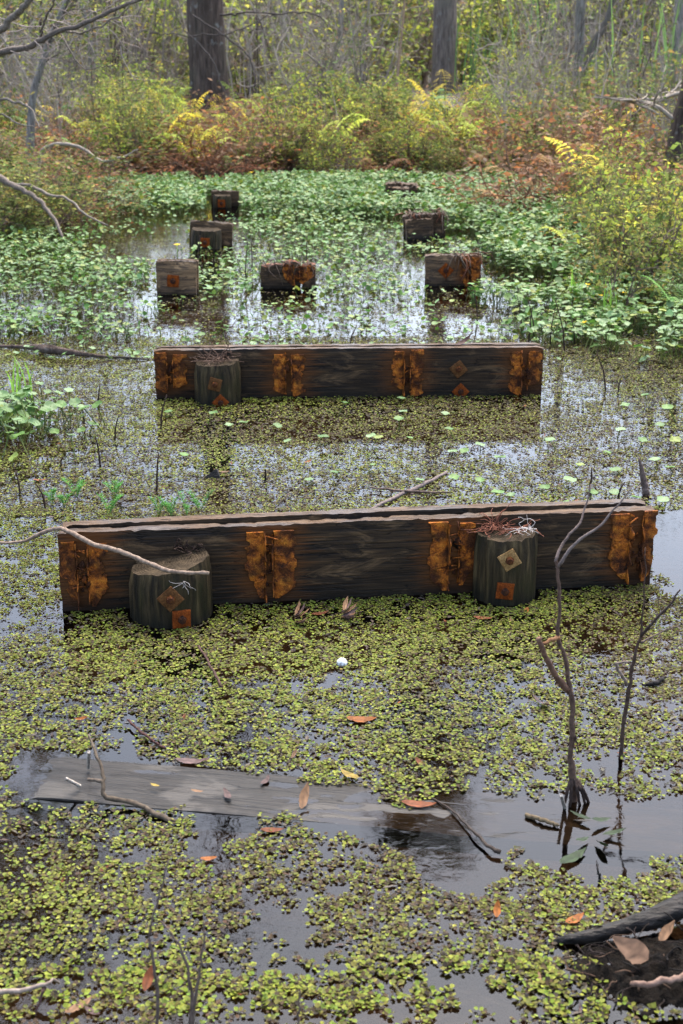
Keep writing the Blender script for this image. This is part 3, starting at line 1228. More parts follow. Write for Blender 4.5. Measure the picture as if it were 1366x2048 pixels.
for k, tv, tt in ((allfar == 0, SLV, SLT), (allfar == 1, SLV5, SLT5), (allfar == 2, SLV3, SLT3)):
    rot = rotz(allaz[k]) @ rotx(R.normal(0, .25, k.sum())) @ np.swapaxes(rotz(np.zeros(k.sum())), 1, 2)
    ty = alltilt[k] * .42
    Ry = np.zeros((k.sum(), 3, 3))
    Ry[:, 0, 0], Ry[:, 0, 2], Ry[:, 1, 1], Ry[:, 2, 0], Ry[:, 2, 2] = np.cos(ty), -np.sin(ty), 1, np.sin(ty), np.cos(ty)
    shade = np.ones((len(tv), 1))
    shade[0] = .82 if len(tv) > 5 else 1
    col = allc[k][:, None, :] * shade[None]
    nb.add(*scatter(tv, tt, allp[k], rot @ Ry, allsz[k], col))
o = nb.build('salvinia_mat', M['salvinia'], smooth=False)
tag(o, 'yellow-green floating fern matting the dark water', 'floating fern', kind='stuff')

# rosettes one can pick out near the camera
ROS = []
for k in range(14):
    n = int(R.integers(11, 17))
    L = rosette_leaves(n)
    tv, tt = SLV, SLT
    ty = L[:, 4]
    Ry = np.zeros((n, 3, 3))
    Ry[:, 0, 0], Ry[:, 0, 2], Ry[:, 1, 1], Ry[:, 2, 0], Ry[:, 2, 2] = np.cos(ty), -np.sin(ty), 1, np.sin(ty), np.cos(ty)
    e = NB()
    e.add(*scatter(tv, tt, L[:, :3], rotz(L[:, 3]) @ Ry, L[:, 5] * 1.05, leaf_cols(n, .1 + .75 * (np.hypot(L[:, 0], L[:, 1]) < .009), False)))
    e.tube([(-.012, 0, .001), (0, .002, .0015), (.012, 0, .001)], .0009, (.08, .05, .02), 4)
    me = e.mesh('salvinia_plant', False)
    me.materials.append(M['salvinia'])
    ROS.append(me)
for j, i in enumerate(sorted(single)):
    o = bpy.data.objects.new('salvinia_plant', ROS[j % len(ROS)])
    COL.objects.link(o)
    o.location = (PAD[i][0], PAD[i][1], 0)
    o.rotation_euler = (0, 0, R.uniform(0, 6.28))
    tag(o, 'small floating fern rosette on the nearest water in front', 'floating fern', 'floating fern rosettes on the nearest water')

# decayed bits lying flat among the ferns: too small to count
n = 42000
y = np.sqrt(R.uniform(1.7 ** 2, 8.5 ** 2, n))
x = R.uniform(-1, 1, n) * (y * .262 + .3)
d = sal_density(x, y)
k = (fbm(x * 6, y * 6, 171, 2) < np.interp(d, [0, .04, .4, .8], [0, .22, .56, .62])) & beam_clear(x, y)
x, y = x[k], y[k]
tv = np.array([(-.5, 0, 0), (-.1, .2, .06), (.5, .02, 0), (.05, -.18, .05)])
tt = np.array([[0, 2, 1], [0, 3, 2]])
nb = NB()
nb.add(*scatter(tv, tt, np.stack([x, y, R.uniform(.0008, .004, len(x))], 1), rotz(R.uniform(0, 6.28, len(x))) @ rotx(R.normal(0, .25, len(x))), R.uniform(.007, .026, len(x)), pick([(.06, .045, .03), (.10, .07, .045), (.04, .03, .024), (.16, .13, .09), (.10, .095, .05)], len(x))))
tag(nb.build('leaf_fragments', M['litter'], smooth=False), 'dark decayed leaf bits floating between the ferns', 'leaf litter', kind='stuff')

# ------------------------------------------------------------------ pennywort
def penny_leaf(seed, n=14):
    rg = np.random.default_rng(seed)
    a = np.arange(n) * 2 * PI / n
    r = .5 * (1 + .05 * np.cos(a * 7) + rg.normal(0, .02, n))
    r[0] *= .72
    z = .10 + .05 * np.cos(a * 3 + rg.uniform(0, 6)) + rg.normal(0, .012, n)
    mid = .55
    V = np.concatenate([[[0, 0, 0]], np.stack([r * mid * np.cos(a), r * mid * np.sin(a), z * .55], 1), np.stack([r * np.cos(a), r * np.sin(a), z], 1)])
    T = [[0, i + 1, (i + 1) % n + 1] for i in range(n)]
    for i in range(n):
        j = (i + 1) % n
        T += [[i + 1, n + i + 1, n + j + 1], [i + 1, n + j + 1, j + 1]]
    return V, np.array(T)


_a = np.arange(7) * 2 * PI / 7
PLV = np.concatenate([[[0, 0, 0]], np.stack([.5 * np.cos(_a) * (1 - .3 * (np.arange(7) == 0)), .5 * np.sin(_a), .09 + .05 * np.cos(_a * 3)], 1)])
PLT = np.array([[0, i + 1, (i + 1) % 7 + 1] for i in range(7)])
PCOL = [(.13, .235, .06), (.17, .28, .10), (.085, .19, .03), (.20, .31, .12), (.11, .22, .035)]
PCOLY = [(.16, .23, .035), (.10, .20, .03), (.22, .26, .04)]
penny_zones = [(gpoly(p), d) for p, d in [
    ([(880, 372), (1120, 352), (1260, 400), (1260, 470), (1130, 560), (980, 580), (960, 520), (900, 450)], 1.0),
    ([(480, 372), (880, 362), (900, 450), (480, 425)], .8),
    ([(200, 372), (480, 366), (480, 425), (210, 425)], .6),
    ([(480, 425), (900, 450), (960, 520), (640, 560), (470, 520)], .24),
    ([(400, 500), (640, 560), (860, 565), (860, 600), (640, 615), (400, 610)], .26),
    ([(-300, 540), (300, 520), (310, 620), (300, 695), (-300, 690)], .38),
    ([(-300, 440), (200, 470), (180, 530), (-300, 545)], .40),
    ([(960, 580), (1180, 560), (1500, 560), (1700, 740), (1366, 745), (1180, 705), (1090, 690), (980, 640)], .62),
    ([(1160, 480), (1500, 440), (1600, 600), (1180, 570)], .75),
    ([(330, 690), (310, 630), (850, 625), (1080, 660), (1080, 690)], .10),
]]


def penny_density(x, y):
    d = np.full(x.shape, .04)
    wx_ = x + (fbm(x * 2.2, y * 2.2, 151) - .5) * .9
    wy_ = y + (fbm(x * 2.2, y * 2.2, 161) - .5) * 1.1
    for poly, v_ in penny_zones:
        d = np.where(inpoly(wx_, wy_, poly), v_, d)
    return d


n = 150000
y = np.sqrt(R.uniform(6.9 ** 2, 17.2 ** 2, n))
x = R.uniform(-1, 1, n) * (y * .262 + .6)
d = penny_density(x, y)
cl = fbm(x * 3.2, y * 3.2, 181, 2)
k = (R.random(n) < d * np.clip((cl - .22) * 3.6, 0, 1.4)) & beam_clear(x, y)
wp = gpoly([(200, 478), (372, 470), (384, 512), (330, 540), (215, 510)])
k &= ~(inpoly(x, y, wp) & (R.random(n) < .9))
for so in STUBS:
    k &= ~((x > so[0] - .04) & (x < so[1] + .04) & (y > so[2] - so[3]) & (y < so[2] + .2))
x, y, d = x[k], y[k], d[k]
hgt = np.maximum(gh(x, y), 0) + R.uniform(.01, .05, len(x)) + d * R.uniform(0, .14, len(x)) + np.where(x > 1.6, R.uniform(0, .05, len(x)), 0)
sz = R.uniform(.019, .047, len(x)) * np.where(d > .55, 1.12, .9)
yel = R.random(len(x)) < .34
pc = np.where(yel[:, None], pick(PCOLY, len(x)), pick(PCOL, len(x)))
px_, py_, pd_ = proj(np.stack([x, y, hgt], 1))
vis = (px_ > 8) & (px_ < 1358)
order = np.argsort(np.where(vis, pd_, 1e9))
near = np.zeros(len(x), bool)
near[order[:240]] = True
f = ~near
az = R.uniform(0, 6.28, len(x))
nb = NB()
m_ = f.sum()
nb.add(*scatter(PLV, PLT, np.stack([x, y, hgt], 1)[f], rotz(az[f]) @ rotx(R.normal(0, .48, m_)) @ rotz(R.uniform(0, 6.28, m_)), sz[f], pc[f]))
# stems
sx = np.array([(-.5, 0, 0), (.5, 0, 0), (0, .7, 0), (-.5, 0, 1), (.5, 0, 1), (0, .7, 1)])
sT = np.array([[0, 1, 4], [0, 4, 3], [1, 2, 5], [1, 5, 4], [2, 0, 3], [2, 3, 5]])
lean = R.normal(0, .03, (len(x), 2))
base = np.stack([x + lean[:, 0], y + lean[:, 1], np.maximum(gh(x, y), -.02)], 1)
topp = np.stack([x, y, hgt], 1)
Vs = base[:, None] + sx[None, :, 2:3] * (topp - base)[:, None] + sx[None] * np.array([.0035, .0035, 0])
fs_ = f & (R.random(len(x)) < .5)
ms_ = fs_.sum()
nb.add(Vs[fs_].reshape(-1, 3), (sT[None] + (np.arange(ms_) * 6)[:, None, None]).reshape(-1, 3), np.repeat(pick([(.16, .22, .05), (.10, .15, .03), (.2, .2, .07)], ms_), 6, 0))
tag(nb.build('pennywort_carpet', M['pennywort']), 'carpet of round pale green pennywort leaves across the back of the pond', 'pennywort', kind='stuff')

PENNY = []
for k in range(10):
    V, T = penny_leaf(500 + k)
    col = PCOL[k % 5] if k != 7 else (.20, .26, .035)
    sh = np.ones(len(V)); sh[0] = 1.25; sh[1:15] = 1.05  # highlight painted into the vertex colour, brightest at the leaf centre
    l = fast_mesh('leaf', V, T, np.asarray(col)[None] * sh[:, None])
    l.materials.append(M['pennywort'])
    PENNY.append(l)
STEM = []
for k in range(8):
    e = NB()
    a = R.uniform(0, 6.28)
    q = R.uniform(.3, 1.3)
    P = bend([(0, 0, 0), (math.cos(a) * q * .30, math.sin(a) * q * .30, -.25), (math.cos(a) * q * .8, math.sin(a) * q * .8, -.75), (math.cos(a) * q, math.sin(a) * q, -1)], 10)
    e.tube(P, .042, [(.22, .27, .055), (.15, .20, .045), (.26, .28, .08)][k % 3], 5)
    me = e.mesh('stem')
    me.materials.append(M['pennywort'])
    STEM.append(me)


def penny_plant(p, size, label, group, rx=0.0, ry=0.0, stemk=None, leafk=None):
    """one leaf on its stem; the Empty stands where the stem leaves the water"""
    root = empty('pennywort_plant', (p[0], p[1], 0))
    hh = max(p[2], .008)
    l = bpy.data.objects.new('leaf', PENNY[random.randrange(10) if leafk is None else leafk])
    COL.objects.link(l)
    l.parent = root
    l.location = (0, 0, hh)
    l.scale = (size,) * 3
    l.rotation_euler = (rx, ry, random.uniform(0, 6.28))
    s = bpy.data.objects.new('stem', STEM[random.randrange(8) if stemk is None else stemk])
    COL.objects.link(s)
    s.parent = root
    s.location = (0, 0, hh)
    s.scale = (size * 1.1, size * 1.1, hh + .01)
    tag(root, label, 'pennywort', group)
    return root


for i in order[:240]:
    right = px_[i] > 1000
    lab = ('round pennywort leaf standing in the water by the right bank' if right else 'round pennywort leaf standing in the water behind the far beam')
    penny_plant((x[i], y[i], hgt[i]), sz[i], lab, 'pennywort by the right bank' if right else 'pennywort behind the far beam', random.gauss(0, .25), random.gauss(0, .25))
heroes = [(427, 826), (433, 801), (337, 824), (487, 845), (457, 850), (555, 852), (575, 882), (646, 874), (690, 806), (806, 823), (797, 838), (757, 875), (820, 876), (742, 872), (803, 797), (905, 903), (890, 828), (960, 890), (928, 902), (898, 858), (1000, 915), (745, 930), (618, 960), (670, 945), (840, 960), (908, 955), (960, 960), (1022, 990), (1090, 975), (1140, 960), (1160, 930), (1186, 985), (1215, 905), (1240, 860), (1285, 880), (1290, 790), (1250, 810), (1320, 850), (1335, 815), (1230, 985), (1272, 995), (1326, 1000), (1340, 935), (368, 910), (995, 985), (1100, 880), (1230, 940), (1130, 1005), (1310, 920), (1350, 880)]
for j, (ax_, ay_) in enumerate(heroes):
    hh = random.uniform(.02, .07) if ay_ < 900 else random.uniform(.012, .04)
    p = G(ax_, ay_, hh)
    lab = {0: 'pair leaf of pennywort growing against the far round post', 43: 'lone dark green pennywort leaf left of the far beam front'}.get(j)
    if lab is None:
        lab = 'single pennywort leaf rising between the beams on the right side' if ax_ > 880 else 'single pennywort leaf floating just in front of the far beam'
    penny_plant(p, random.uniform(.032, .05), lab, None if j in (0, 43) else ('pennywort right between the beams' if ax_ > 880 else 'pennywort in front of the far beam'), random.gauss(0, .12), random.gauss(0, .12), None, 4 if j == 43 else None)
# clump at the left edge
cl_root = empty('pennywort_clump', G(45, 880))
tag(cl_root, 'bushy pennywort clump with dark stems at the left edge', 'pennywort')
c0 = cl_root.location
for j in range(190):
    gx_, gy_ = c0.x + random.gauss(-.08, .15), c0.y + random.gauss(.10, .15)
    hh = random.uniform(.03, .16)
    l = bpy.data.objects.new('leaf', PENNY[random.randrange(10)])
    COL.objects.link(l)
    l.parent = cl_root
    l.location = (gx_ - c0.x, gy_ - c0.y, hh)
    l.scale = (random.uniform(.034, .056),) * 3
    l.rotation_euler = (random.gauss(0, .25) + .25, random.gauss(0, .25), random.uniform(0, 6.28))
    s = bpy.data.objects.new('stem', STEM[random.randrange(8)])
    COL.objects.link(s)
    s.parent = l
    s.scale = (1, 1, hh / l.scale[0])
p = G(28, 915, .05)
penny_plant(p, .045, 'single bright yellow pennywort leaf beside the left clump', None, .7, 0, 0, 7)

# feathery water plants behind the near beam
for j, (ax_, ay_) in enumerate([(128, 1005), (105, 1000), (218, 1020), (230, 985), (318, 1022), (345, 1026), (375, 1024), (400, 1014), (153, 985)]):
    root = empty('water_feather', G(ax_, ay_ + 8))
    for s_ in range(random.randint(2, 4)):
        e = NB()
        a = random.uniform(0, 6.28)
        hh = random.uniform(.035, .075)
        tip = Vector((math.cos(a) * hh * .7, math.sin(a) * hh * .4, hh))
        P = bend([(0, 0, -.005), tip * .5 + Vector((0, 0, .01)), tip], 8)
        e.tube(P, .0014, (.12, .2, .05), 4)
        for q in P[2:]:
            for w in range(7):
                b = w / 7 * 6.28 + random.random()
                e.tube([q, q + np.array([math.cos(b) * .013, math.sin(b) * .013, .008])], [.0009, .0004], (.10, .25, .055), 3, False)
        e.build('sprig', M['foliage'], root)
    tag(root, 'bright green feathery water plant behind the near beam', 'water plant', 'feathery water plants behind the near beam')
#PART4
# ------------------------------------------------------------------ sticks and stems
def stick(name, pts, rad, col, label, cat='stick', parent=None, k=7, n=22, jit=.0012, group=None, m='stick'):
    P = bend(pts, n, jit)
    e = NB()
    r = np.interp(np.linspace(0, 1, len(P)), np.linspace(0, 1, len(rad)), rad) * (1 + R.normal(0, .07, len(P)))
    e.tube(P, r, col, k)
    o = e.build(name, M[m], parent)
    if label:
        tag(o, label, cat, group)
    return o


GREYB = (.17, .125, .10)
DARKB = (.045, .03, .024)
PALE = (.27, .20, .15)


def up(px, py, base, dz=0.0):
    """point above the ground point base (same distance from the viewer) seen at pixel"""
    d = ray(px, py)
    return Vector((0, 0, H)) + d * ((base.y + dz) / d.y)


# tall sapling at the right
B = G(1148, 1602)
sap = empty('bare_sapling', B)
tag(sap, 'tall bare forked sapling standing in the water at the right', 'sapling')


def rel(ps, o):
    return [p - o for p in ps]


main = [up(1150, 1640, B), up(1146, 1560, B), up(1141, 1500, B), up(1146, 1420, B), up(1138, 1370, B), up(1128, 1310, B), up(1116, 1272, B), up(1118, 1200, B), up(1116, 1140, B), up(1111, 1122, B)]
stick('trunk', rel(main, B), [.0088, .0074, .0066, .006, .0052, .0048, .004, .0036, .0033], (.12, .075, .055), None, parent=sap, n=40)
stick('twig', rel([up(1111, 1124, B), up(1128, 1085, B, .02), up(1155, 1052, B, .03), up(1170, 1020, B, .05), up(1182, 968, B, .06)], B), [.0036, .003, .0022, .0013], (.2, .15, .13), None, parent=sap, n=16)
stick('twig', rel([up(1114, 1136, B), up(1150, 1088, B, -.02), up(1200, 1048, B, -.03), up(1235, 1010, B, -.04), up(1270, 972, B, -.05)], B), [.0036, .003, .0022, .0013], (.24, .19, .17), None, parent=sap, n=16)
stick('broken_branch', rel([up(1135, 1380, B), up(1110, 1350, B, -.02), up(1090, 1310, B, -.03), up(1076, 1276, B, -.04)], B), [.0075, .007, .006, .0055], (.16, .09, .06), None, parent=sap, n=14)
stick('broken_branch', rel([up(1118, 1275, B), up(1106, 1280, B, -.01), up(1086, 1288, B, -.015)], B), [.0055, .005, .004], (.30, .15, .07), None, parent=sap, n=8)
stick('side_twig', rel([up(1150, 1470, B), up(1156, 1492, B, -.01), up(1158, 1505, B, -.02)], B), [.0028, .002, .0015], DARKB, None, parent=sap, n=8)
for dx, dy in ((-18, 40), (14, 36), (26, 28), (34, 20), (-6, 46)):
    stick('root', rel([up(1146 + dx * .1, 1555, B), up(1146 + dx * .6, 1580, B, -.02), G(1146 + dx, 1600 + dy * .5, -.01)], B), [.005, .004, .003], DARKB, None, parent=sap, n=10)

# second thin sapling at the right edge
B = G(1240, 1512)
sap2 = empty('bare_sapling', B)
tag(sap2, 'thin bare sapling near the right edge, behind the tall one', 'sapling')
stick('trunk', rel([up(1238, 1540, B), up(1243, 1490, B), up(1252, 1420, B), up(1262, 1350, B), up(1268, 1318, B), up(1280, 1275, B), up(1285, 1230, B), up(1289, 1160, B), up(1291, 1095, B)], B), [.0056, .0052, .0048, .0045, .0036, .0026, .0016, .001], (.085, .055, .042), None, parent=sap2, n=34)
stick('twig', rel([up(1282, 1272, B), up(1300, 1250, B, -.02), up(1335, 1215, B, -.04), up(1362, 1180, B, -.05)], B), [.004, .0035, .003, .002], (.07, .05, .042), None, parent=sap2, n=14)
stick('twig', rel([up(1281, 1286, B), up(1310, 1270, B, .02), up(1360, 1250, B, .03)], B), [.0028, .0022, .0014], (.13, .10, .085), None, parent=sap2, n=10)
stick('twig', rel([up(1254, 1370, B), up(1240, 1345, B, -.01), up(1233, 1335, B, -.015), up(1236, 1325, B, -.02), up(1262, 1322, B, -.02)], B), [.004, .0038, .0035, .002], (.24, .19, .16), None, parent=sap2, n=12)
# dead stem behind the near beam, right
stick('dead_sapling', [G(1293, 1000, -.05), G(1293, 990), up(1287, 960, G(1293, 990)), up(1279, 915, G(1293, 990))], [.016, .014, .012, .004], (.15, .11, .095), 'dead tapering stem behind the right end of the near beam')
# stick leaning over the near beam and the thick post
a = b1.world(.03, -.02, top1 + .008)
stick('leaning_stick', [D(-30, 1082, 4.12), D(40, 1084, 4.09), D(108, 1058, 4.03), D(145, 1066, 3.965), D(185, 1088, 3.93), D(240, 1102, 3.90), D(300, 1128, 3.86), D(345, 1143, 3.83), D(418, 1147, 3.79)], [.0035, .0045, .0062, .007, .007, .0068, .0065, .006, .005], PALE, 'pale bent stick lying over the near beam onto the thick post', k=8, n=60, jit=.0008)
# crooked stick by the sunken plank
a = G(345, 1642, .004)
cs = empty('crooked_stick', a)
tag(cs, 'dark crooked stick bent over the sunken plank at the left', 'stick')
stick('limb', rel([G(352, 1645, -.004), G(320, 1632, .006), G(270, 1607, .012), G(212, 1592, .02), G(206, 1575, .035), G(205, 1540, .06), G(188, 1500, .085), G(176, 1470, .10)], a), [.007, .0065, .006, .0056, .0048, .0042, .0036, .0025], (.11, .085, .06), None, parent=cs, n=40)
stick('spur', rel([G(206, 1562, .045), G(190, 1560, .045), G(175, 1559, .044)], a), [.0045, .004, .004], (.14, .11, .085), None, parent=cs, n=6)
# other sticks in the water
stick('thin_stick', [G(850, 1588, .0), G(905, 1622, .006), G(945, 1660, .012), G(980, 1695, .012), G(1000, 1704, .01)], [.002, .0025, .003, .004, .005], (.06, .045, .035), 'thin dark stick lying across open water in front of the sunken plank')
stick('thin_stick', [G(1052, 1630, .004), G(1085, 1640, .008), G(1118, 1652, .004)], [.0055, .005, .004], (.16, .12, .07), 'short tan twig floating left of the sapling foot')
stick('thin_stick', [G(398, 1292, .03), G(420, 1330, .02), G(440, 1368, .008), G(450, 1383, -.01)], [.003, .0032, .0036, .004], (.09, .05, .04), 'reddish straight twig leaning in the ferns left of centre')
stick('thin_stick', [G(255, 1440, .012), G(290, 1470, .012), G(330, 1497, .006)], [.003, .003, .003], (.08, .035, .03), 'dark red twig above the left end of the sunken plank')
stick('thin_stick', [G(1330, 1355, .012), G(1310, 1366, .012), G(1285, 1370, .004)], [.004, .007, .003], (.02, .017, .016), 'short black twig floating at the right edge')
stick('thin_stick', [G(1197, 1770, -.01), G(1199, 1758, .005), G(1196, 1738, .03), G(1192, 1722, .035)], [.003, .0028, .002, .001], (.02, .017, .016), 'tiny black upright twig in open water at lower right')
stick('dry_cane', [G(735, 1022, .006), G(800, 990, .008), G(850, 968, .008), G(893, 944, .006)], [.006, .008, .008, .006], (.20, .16, .15), 'split grey dry cane floating behind the near beam', k=5)
stick('dry_cane', [G(740, 975, .012), G(790, 980, .016), G(850, 984, .014), G(900, 984, .006)], [.003, .005, .005, .002], (.14, .10, .08), 'thin curved cane crossing the split grey cane')
stick('thin_stick', [G(530, 972, -.01), G(531, 958, .01), up(531, 940, G(531, 968))], [.004, .004, .003], (.02, .016, .014), 'black upright peg behind the near beam, left of centre')
fs = empty('bent_branch', G(0, 1985))
tag(fs, 'pale forked branch reaching in at the lower left corner', 'branch')
stick('limb', rel([G(-60, 1990, .02), G(0, 1984, .02), G(60, 1976, .03), G(92, 1970, .035), G(103, 1958, .04), G(118, 1966, .02)], fs.location), [.005, .005, .004, .003, .002], (.3, .24, .2), None, parent=fs, n=18)
stick('twig', rel([G(90, 1971, .034), G(82, 1995, .02), G(66, 2040, -.01)], fs.location), [.003, .0025, .002], (.07, .04, .035), None, parent=fs, n=10)
# slim stems rising near the camera, out of focus
for j, (pts, lab) in enumerate([
        ([(315, 2120), (315, 2000), (308, 1930), (300, 1870), (320, 1790), (338, 1720)], 'slim grey stem rising from the bottom edge, left one'),
        ([(375, 2120), (382, 2000), (370, 1920), (345, 1870), (322, 1845)], 'slim bent stem rising from the bottom edge, middle one'),
        ([(370, 2140), (392, 1990), (405, 1900), (410, 1840)], 'slim straight stem rising from the bottom edge, right of the bent one'),
        ([(600, 2120), (597, 2040), (602, 1980)], 'short stem rising from the bottom edge below centre')]):
    base = G(pts[0][0], pts[0][1])
    stick('slim_stem', [up(px, py, base, .012 * i) for i, (px, py) in enumerate(pts)], [.003, .0027, .002, .0012], (.12, .09, .075), lab, 'stem', n=20)

# wispy roots on the posts ------------------------------------------------------
def wisps(name, c, n, spread, drop, col, label, w=.0012, seg=.03):
    root = empty(name, c)
    for i in range(n):
        p = Vector((random.gauss(0, spread), random.gauss(0, spread * .5), random.uniform(0, .015)))
        P = [p]
        d = Vector((random.gauss(0, 1), random.gauss(0, .6), random.gauss(-drop, .5))).normalized()
        for s_ in range(random.randint(4, 7)):
            d = (d + Vector((random.gauss(0, .6), random.gauss(0, .35), random.gauss(-drop * .4, .4)))).normalized()
            P.append(P[-1] + d * seg * random.uniform(.4, .9))
        if drop < .2:
            for q in P:
                q.z = max(q.z, .001)
        e = NB()
        e.tube(bend(P, 16), np.linspace(w, w * .5, len(bend(P, 16))), col, 4)
        e.build('root', M['stick'], root)
    tag(root, label, 'roots')
    return root


c = p2.location
wisps('white_roots', (c.x + .045, c.y - .03, t2 + .012), 14, .014, .0, (.62, .57, .54), 'tangle of white roots on the post with the tan plate', .0011, .018)
wisps('red_fibres', (c.x - .02, c.y - .01, t2 + .004), 60, .034, .0, (.26, .10, .06), 'heap of reddish fibres on the post with the tan plate', .0016, .02)
c = p1.location
wisps('white_roots', (c.x + r1 * .42, c.y - r1 * .94, t1 - .03), 7, .005, .55, (.55, .5, .46), 'white hair roots hanging down the thick sloping post', .0009, .016)
wisps('leaf_crumbs', (c.x + r1 * .3, c.y + r1 * .45, t1 + .016), 26, .03, .0, (.05, .03, .022), 'dark crumbs and needles on the thick sloping post', .0022, .016)
c = p3.location
wisps('twig_litter', (c.x, c.y, t3 + .008), 44, .045, .0, (.14, .085, .06), 'twigs and needles heaped on the far round post', .0022, .035)

# ------------------------------------------------------------------ fallen leaves
def leaf_mesh(seed, curl=.25, wide=.32, lobed=False):
    rg = np.random.default_rng(seed)
    n, k = 12, 5
    t = np.linspace(0, 1, n)
    w = wide * np.sin(PI * np.clip(t, .015, .985) ** .8) ** .85
    if lobed:
        w = wide * np.interp(t, [0, .1, .35, .5, .72, .9, 1], [.08, .35, .72, .95, .98, .7, .06])
    w = w * (1 + rg.normal(0, .04, n))
    side = rg.normal(0, .02, n).cumsum() * .5
    V = []
    for i in range(n):
        for u in np.linspace(-1, 1, k):
            V.append((t[i] - .5, side[i] + u * w[i] * .5, curl * ((t[i] - .5) ** 2 * 1.3 + .25 * abs(u) ** 1.4 * w[i]) + rg.normal(0, .008)))
    V = np.array(V)
    V[:, 2] -= V[:, 2].min()
    return V, grid_tris(n, k)


LEAFM = {}
for nm, col, curl, wide, lob in [('tan', (.26, .14, .07), .25, .30, False), ('rust', (.20, .06, .02), .3, .36, False), ('dark', (.10, .05, .04), .5, .26, False),
                                 ('orange', (.34, .11, .02), .35, .42, False), ('mauve', (.15, .09, .08), .35, .30, False), ('oak', (.21, .12, .072), .22, .55, True), ('green', (.045, .07, .028), .2, .30, False), ('yellow', (.38, .26, .05), .3, .34, False)]:
    V, T = leaf_mesh(hash(nm) % 7 + 600 if False else 600 + len(LEAFM), curl, wide, lob)
    c = np.asarray(col)[None] * np.random.default_rng(3).normal(1, .22, (len(V), 1))
    c[np.arange(len(V)) % 5 == 2] *= .7
    me = fast_mesh('fallen_leaf', V, T, c)
    me.materials.append(M['litter'])
    LEAFM[nm] = me


def leaf(px, py, size, ang, kind, label, group=None, h=.004, tilt=(0, 0), name='fallen_leaf'):
    o = bpy.data.objects.new(name, LEAFM[kind])
    COL.objects.link(o)
    o.location = G(px, py, h)
    o.scale = (size,) * 3
    o.rotation_euler = (tilt[0], tilt[1], ang)
    tag(o, label, 'leaf', group)
    return o


leaf(724, 1441, .075, .05, 'orange', 'curled tan-orange leaf on the ferns right of the white ball')
leaf(966, 1237, .055, -.1, 'rust', 'rust-brown leaf floating at the foot of the post with the tan plate')
leaf(1022, 1240, .035, 1.6, 'tan', 'small tan leaf right of the rust-brown leaf by the post')
leaf(640, 1228, .055, .5, 'rust', 'red-brown leaf in the ferns in front of the near beam')
leaf(838, 1610, .075, -.05, 'rust', 'red-edged leaf on the sunken plank middle')
leaf(606, 1592, .07, 1.4, 'tan', 'upright tan leaf on the sunken plank', tilt=(.4, -.5), h=.02)
leaf(530, 1562, .045, 1.2, 'mauve', 'mauve leaf near the back edge of the sunken plank')
leaf(453, 1590, .05, 1.9, 'mauve', 'narrow brown leaf standing on the sunken plank', h=.008)
leaf(395, 1582, .03, -.2, 'tan', 'pale tan leaf on the wet end of the sunken plank', h=.012)
leaf(310, 1571, .025, -.5, 'yellow', 'small ochre leaf between the pale patches of the sunken plank', h=.016)
leaf(385, 1523, .08, .0, 'mauve', 'long mauve leaf lying behind the sunken plank')
leaf(1079, 1405, .075, 2.1, 'mauve', 'folded mauve leaf left of the tall sapling', tilt=(.5, 0), h=.012)
leaf(1150, 1840, .05, .7, 'orange', 'small torn orange leaf above the dark log')
leaf(995, 1818, .035, 1.4, 'orange', 'orange leaf standing in the ferns at lower right', tilt=(0, -.6), h=.015)
leaf(1262, 1898, .075, -.75, 'oak', 'large tan lobed leaf lying against the dark log', tilt=(.75, .15), h=.05)
leaf(1330, 1862, .06, .95, 'tan', 'curled red-tan leaf on top of the dark log', tilt=(.5, -.2), h=.07)
leaf(157, 2012, .06, .9, 'tan', 'tan leaf at the bottom left beside the bent branch')
leaf(186, 2024, .035, -.6, 'mauve', 'small pinkish leaf next to the tan one at bottom left')
leaf(297, 1955, .05, 1.3, 'rust', 'reddish upright leaf behind the slim stems', tilt=(.3, -.6), h=.02)
leaf(418, 1718, .035, .2, 'orange', 'small orange leaf on the ferns in front of the sunken plank')
leaf(545, 1661, .05, .1, 'rust', 'narrow rusty leaf at the edge of the open water')
leaf(588, 1507, .03, 1.2, 'tan', 'small pinkish tan leaf upright above the plank centre', tilt=(0, -.5), h=.012)
leaf(700, 1550, .06, 2.3, 'yellow', 'yellow-brown feathery leaf at the front of the open water', h=.008)
leaf(80, 961, .05, .1, 'orange', 'orange leaf floating behind the left end of the near beam')
leaf(445, 944, .06, .1, 'tan', 'tan leaf lying behind the black peak of bark')
leaf(928, 683, .10, .4, 'dark', 'dark curled leaf propped behind the far beam', tilt=(.4, -.5), h=.24)
leaf(1255, 1068, .026, .2, 'yellow', 'pale cream leaf on open water right of the near beam')
leaf(1147, 1716, .085, .8, 'green', 'pale green long leaf floating in the open water')
for j, (ax_, ay_, an) in enumerate([(1165, 1680, .9), (1202, 1688, 2.0), (1203, 1640, .5), (1160, 1632, 2.6), (1230, 1665, .1)]):
    leaf(ax_, ay_, .05, an, 'green', 'olive green leaf of the drowned sprig beside the sapling foot', 'drowned sprig leaves', h=.012, tilt=(random.gauss(0, .3), random.gauss(0, .3)))
# a spray of dry leaves
for (ax_, ay_, lab) in ((592, 1250, 'spray of narrow dry leaves in front of the second hanger'), (686, 1240, 'small dry leaf spray right of the narrow leaf spray')):
    root = empty('leaf_spray', G(ax_, ay_))
    for k in range(6):
        l = bpy.data.objects.new('leaf', LEAFM['tan' if k % 2 else 'mauve'])
        COL.objects.link(l)
        l.parent = root
        a = -.9 + k * .45
        l.location = (math.cos(a) * .022, math.sin(a) * .02, .012 + .006 * k)
        l.rotation_euler = (random.gauss(0, .4), -.5, a)
        l.scale = (.055, .045, .055)
    tag(root, lab, 'leaf')
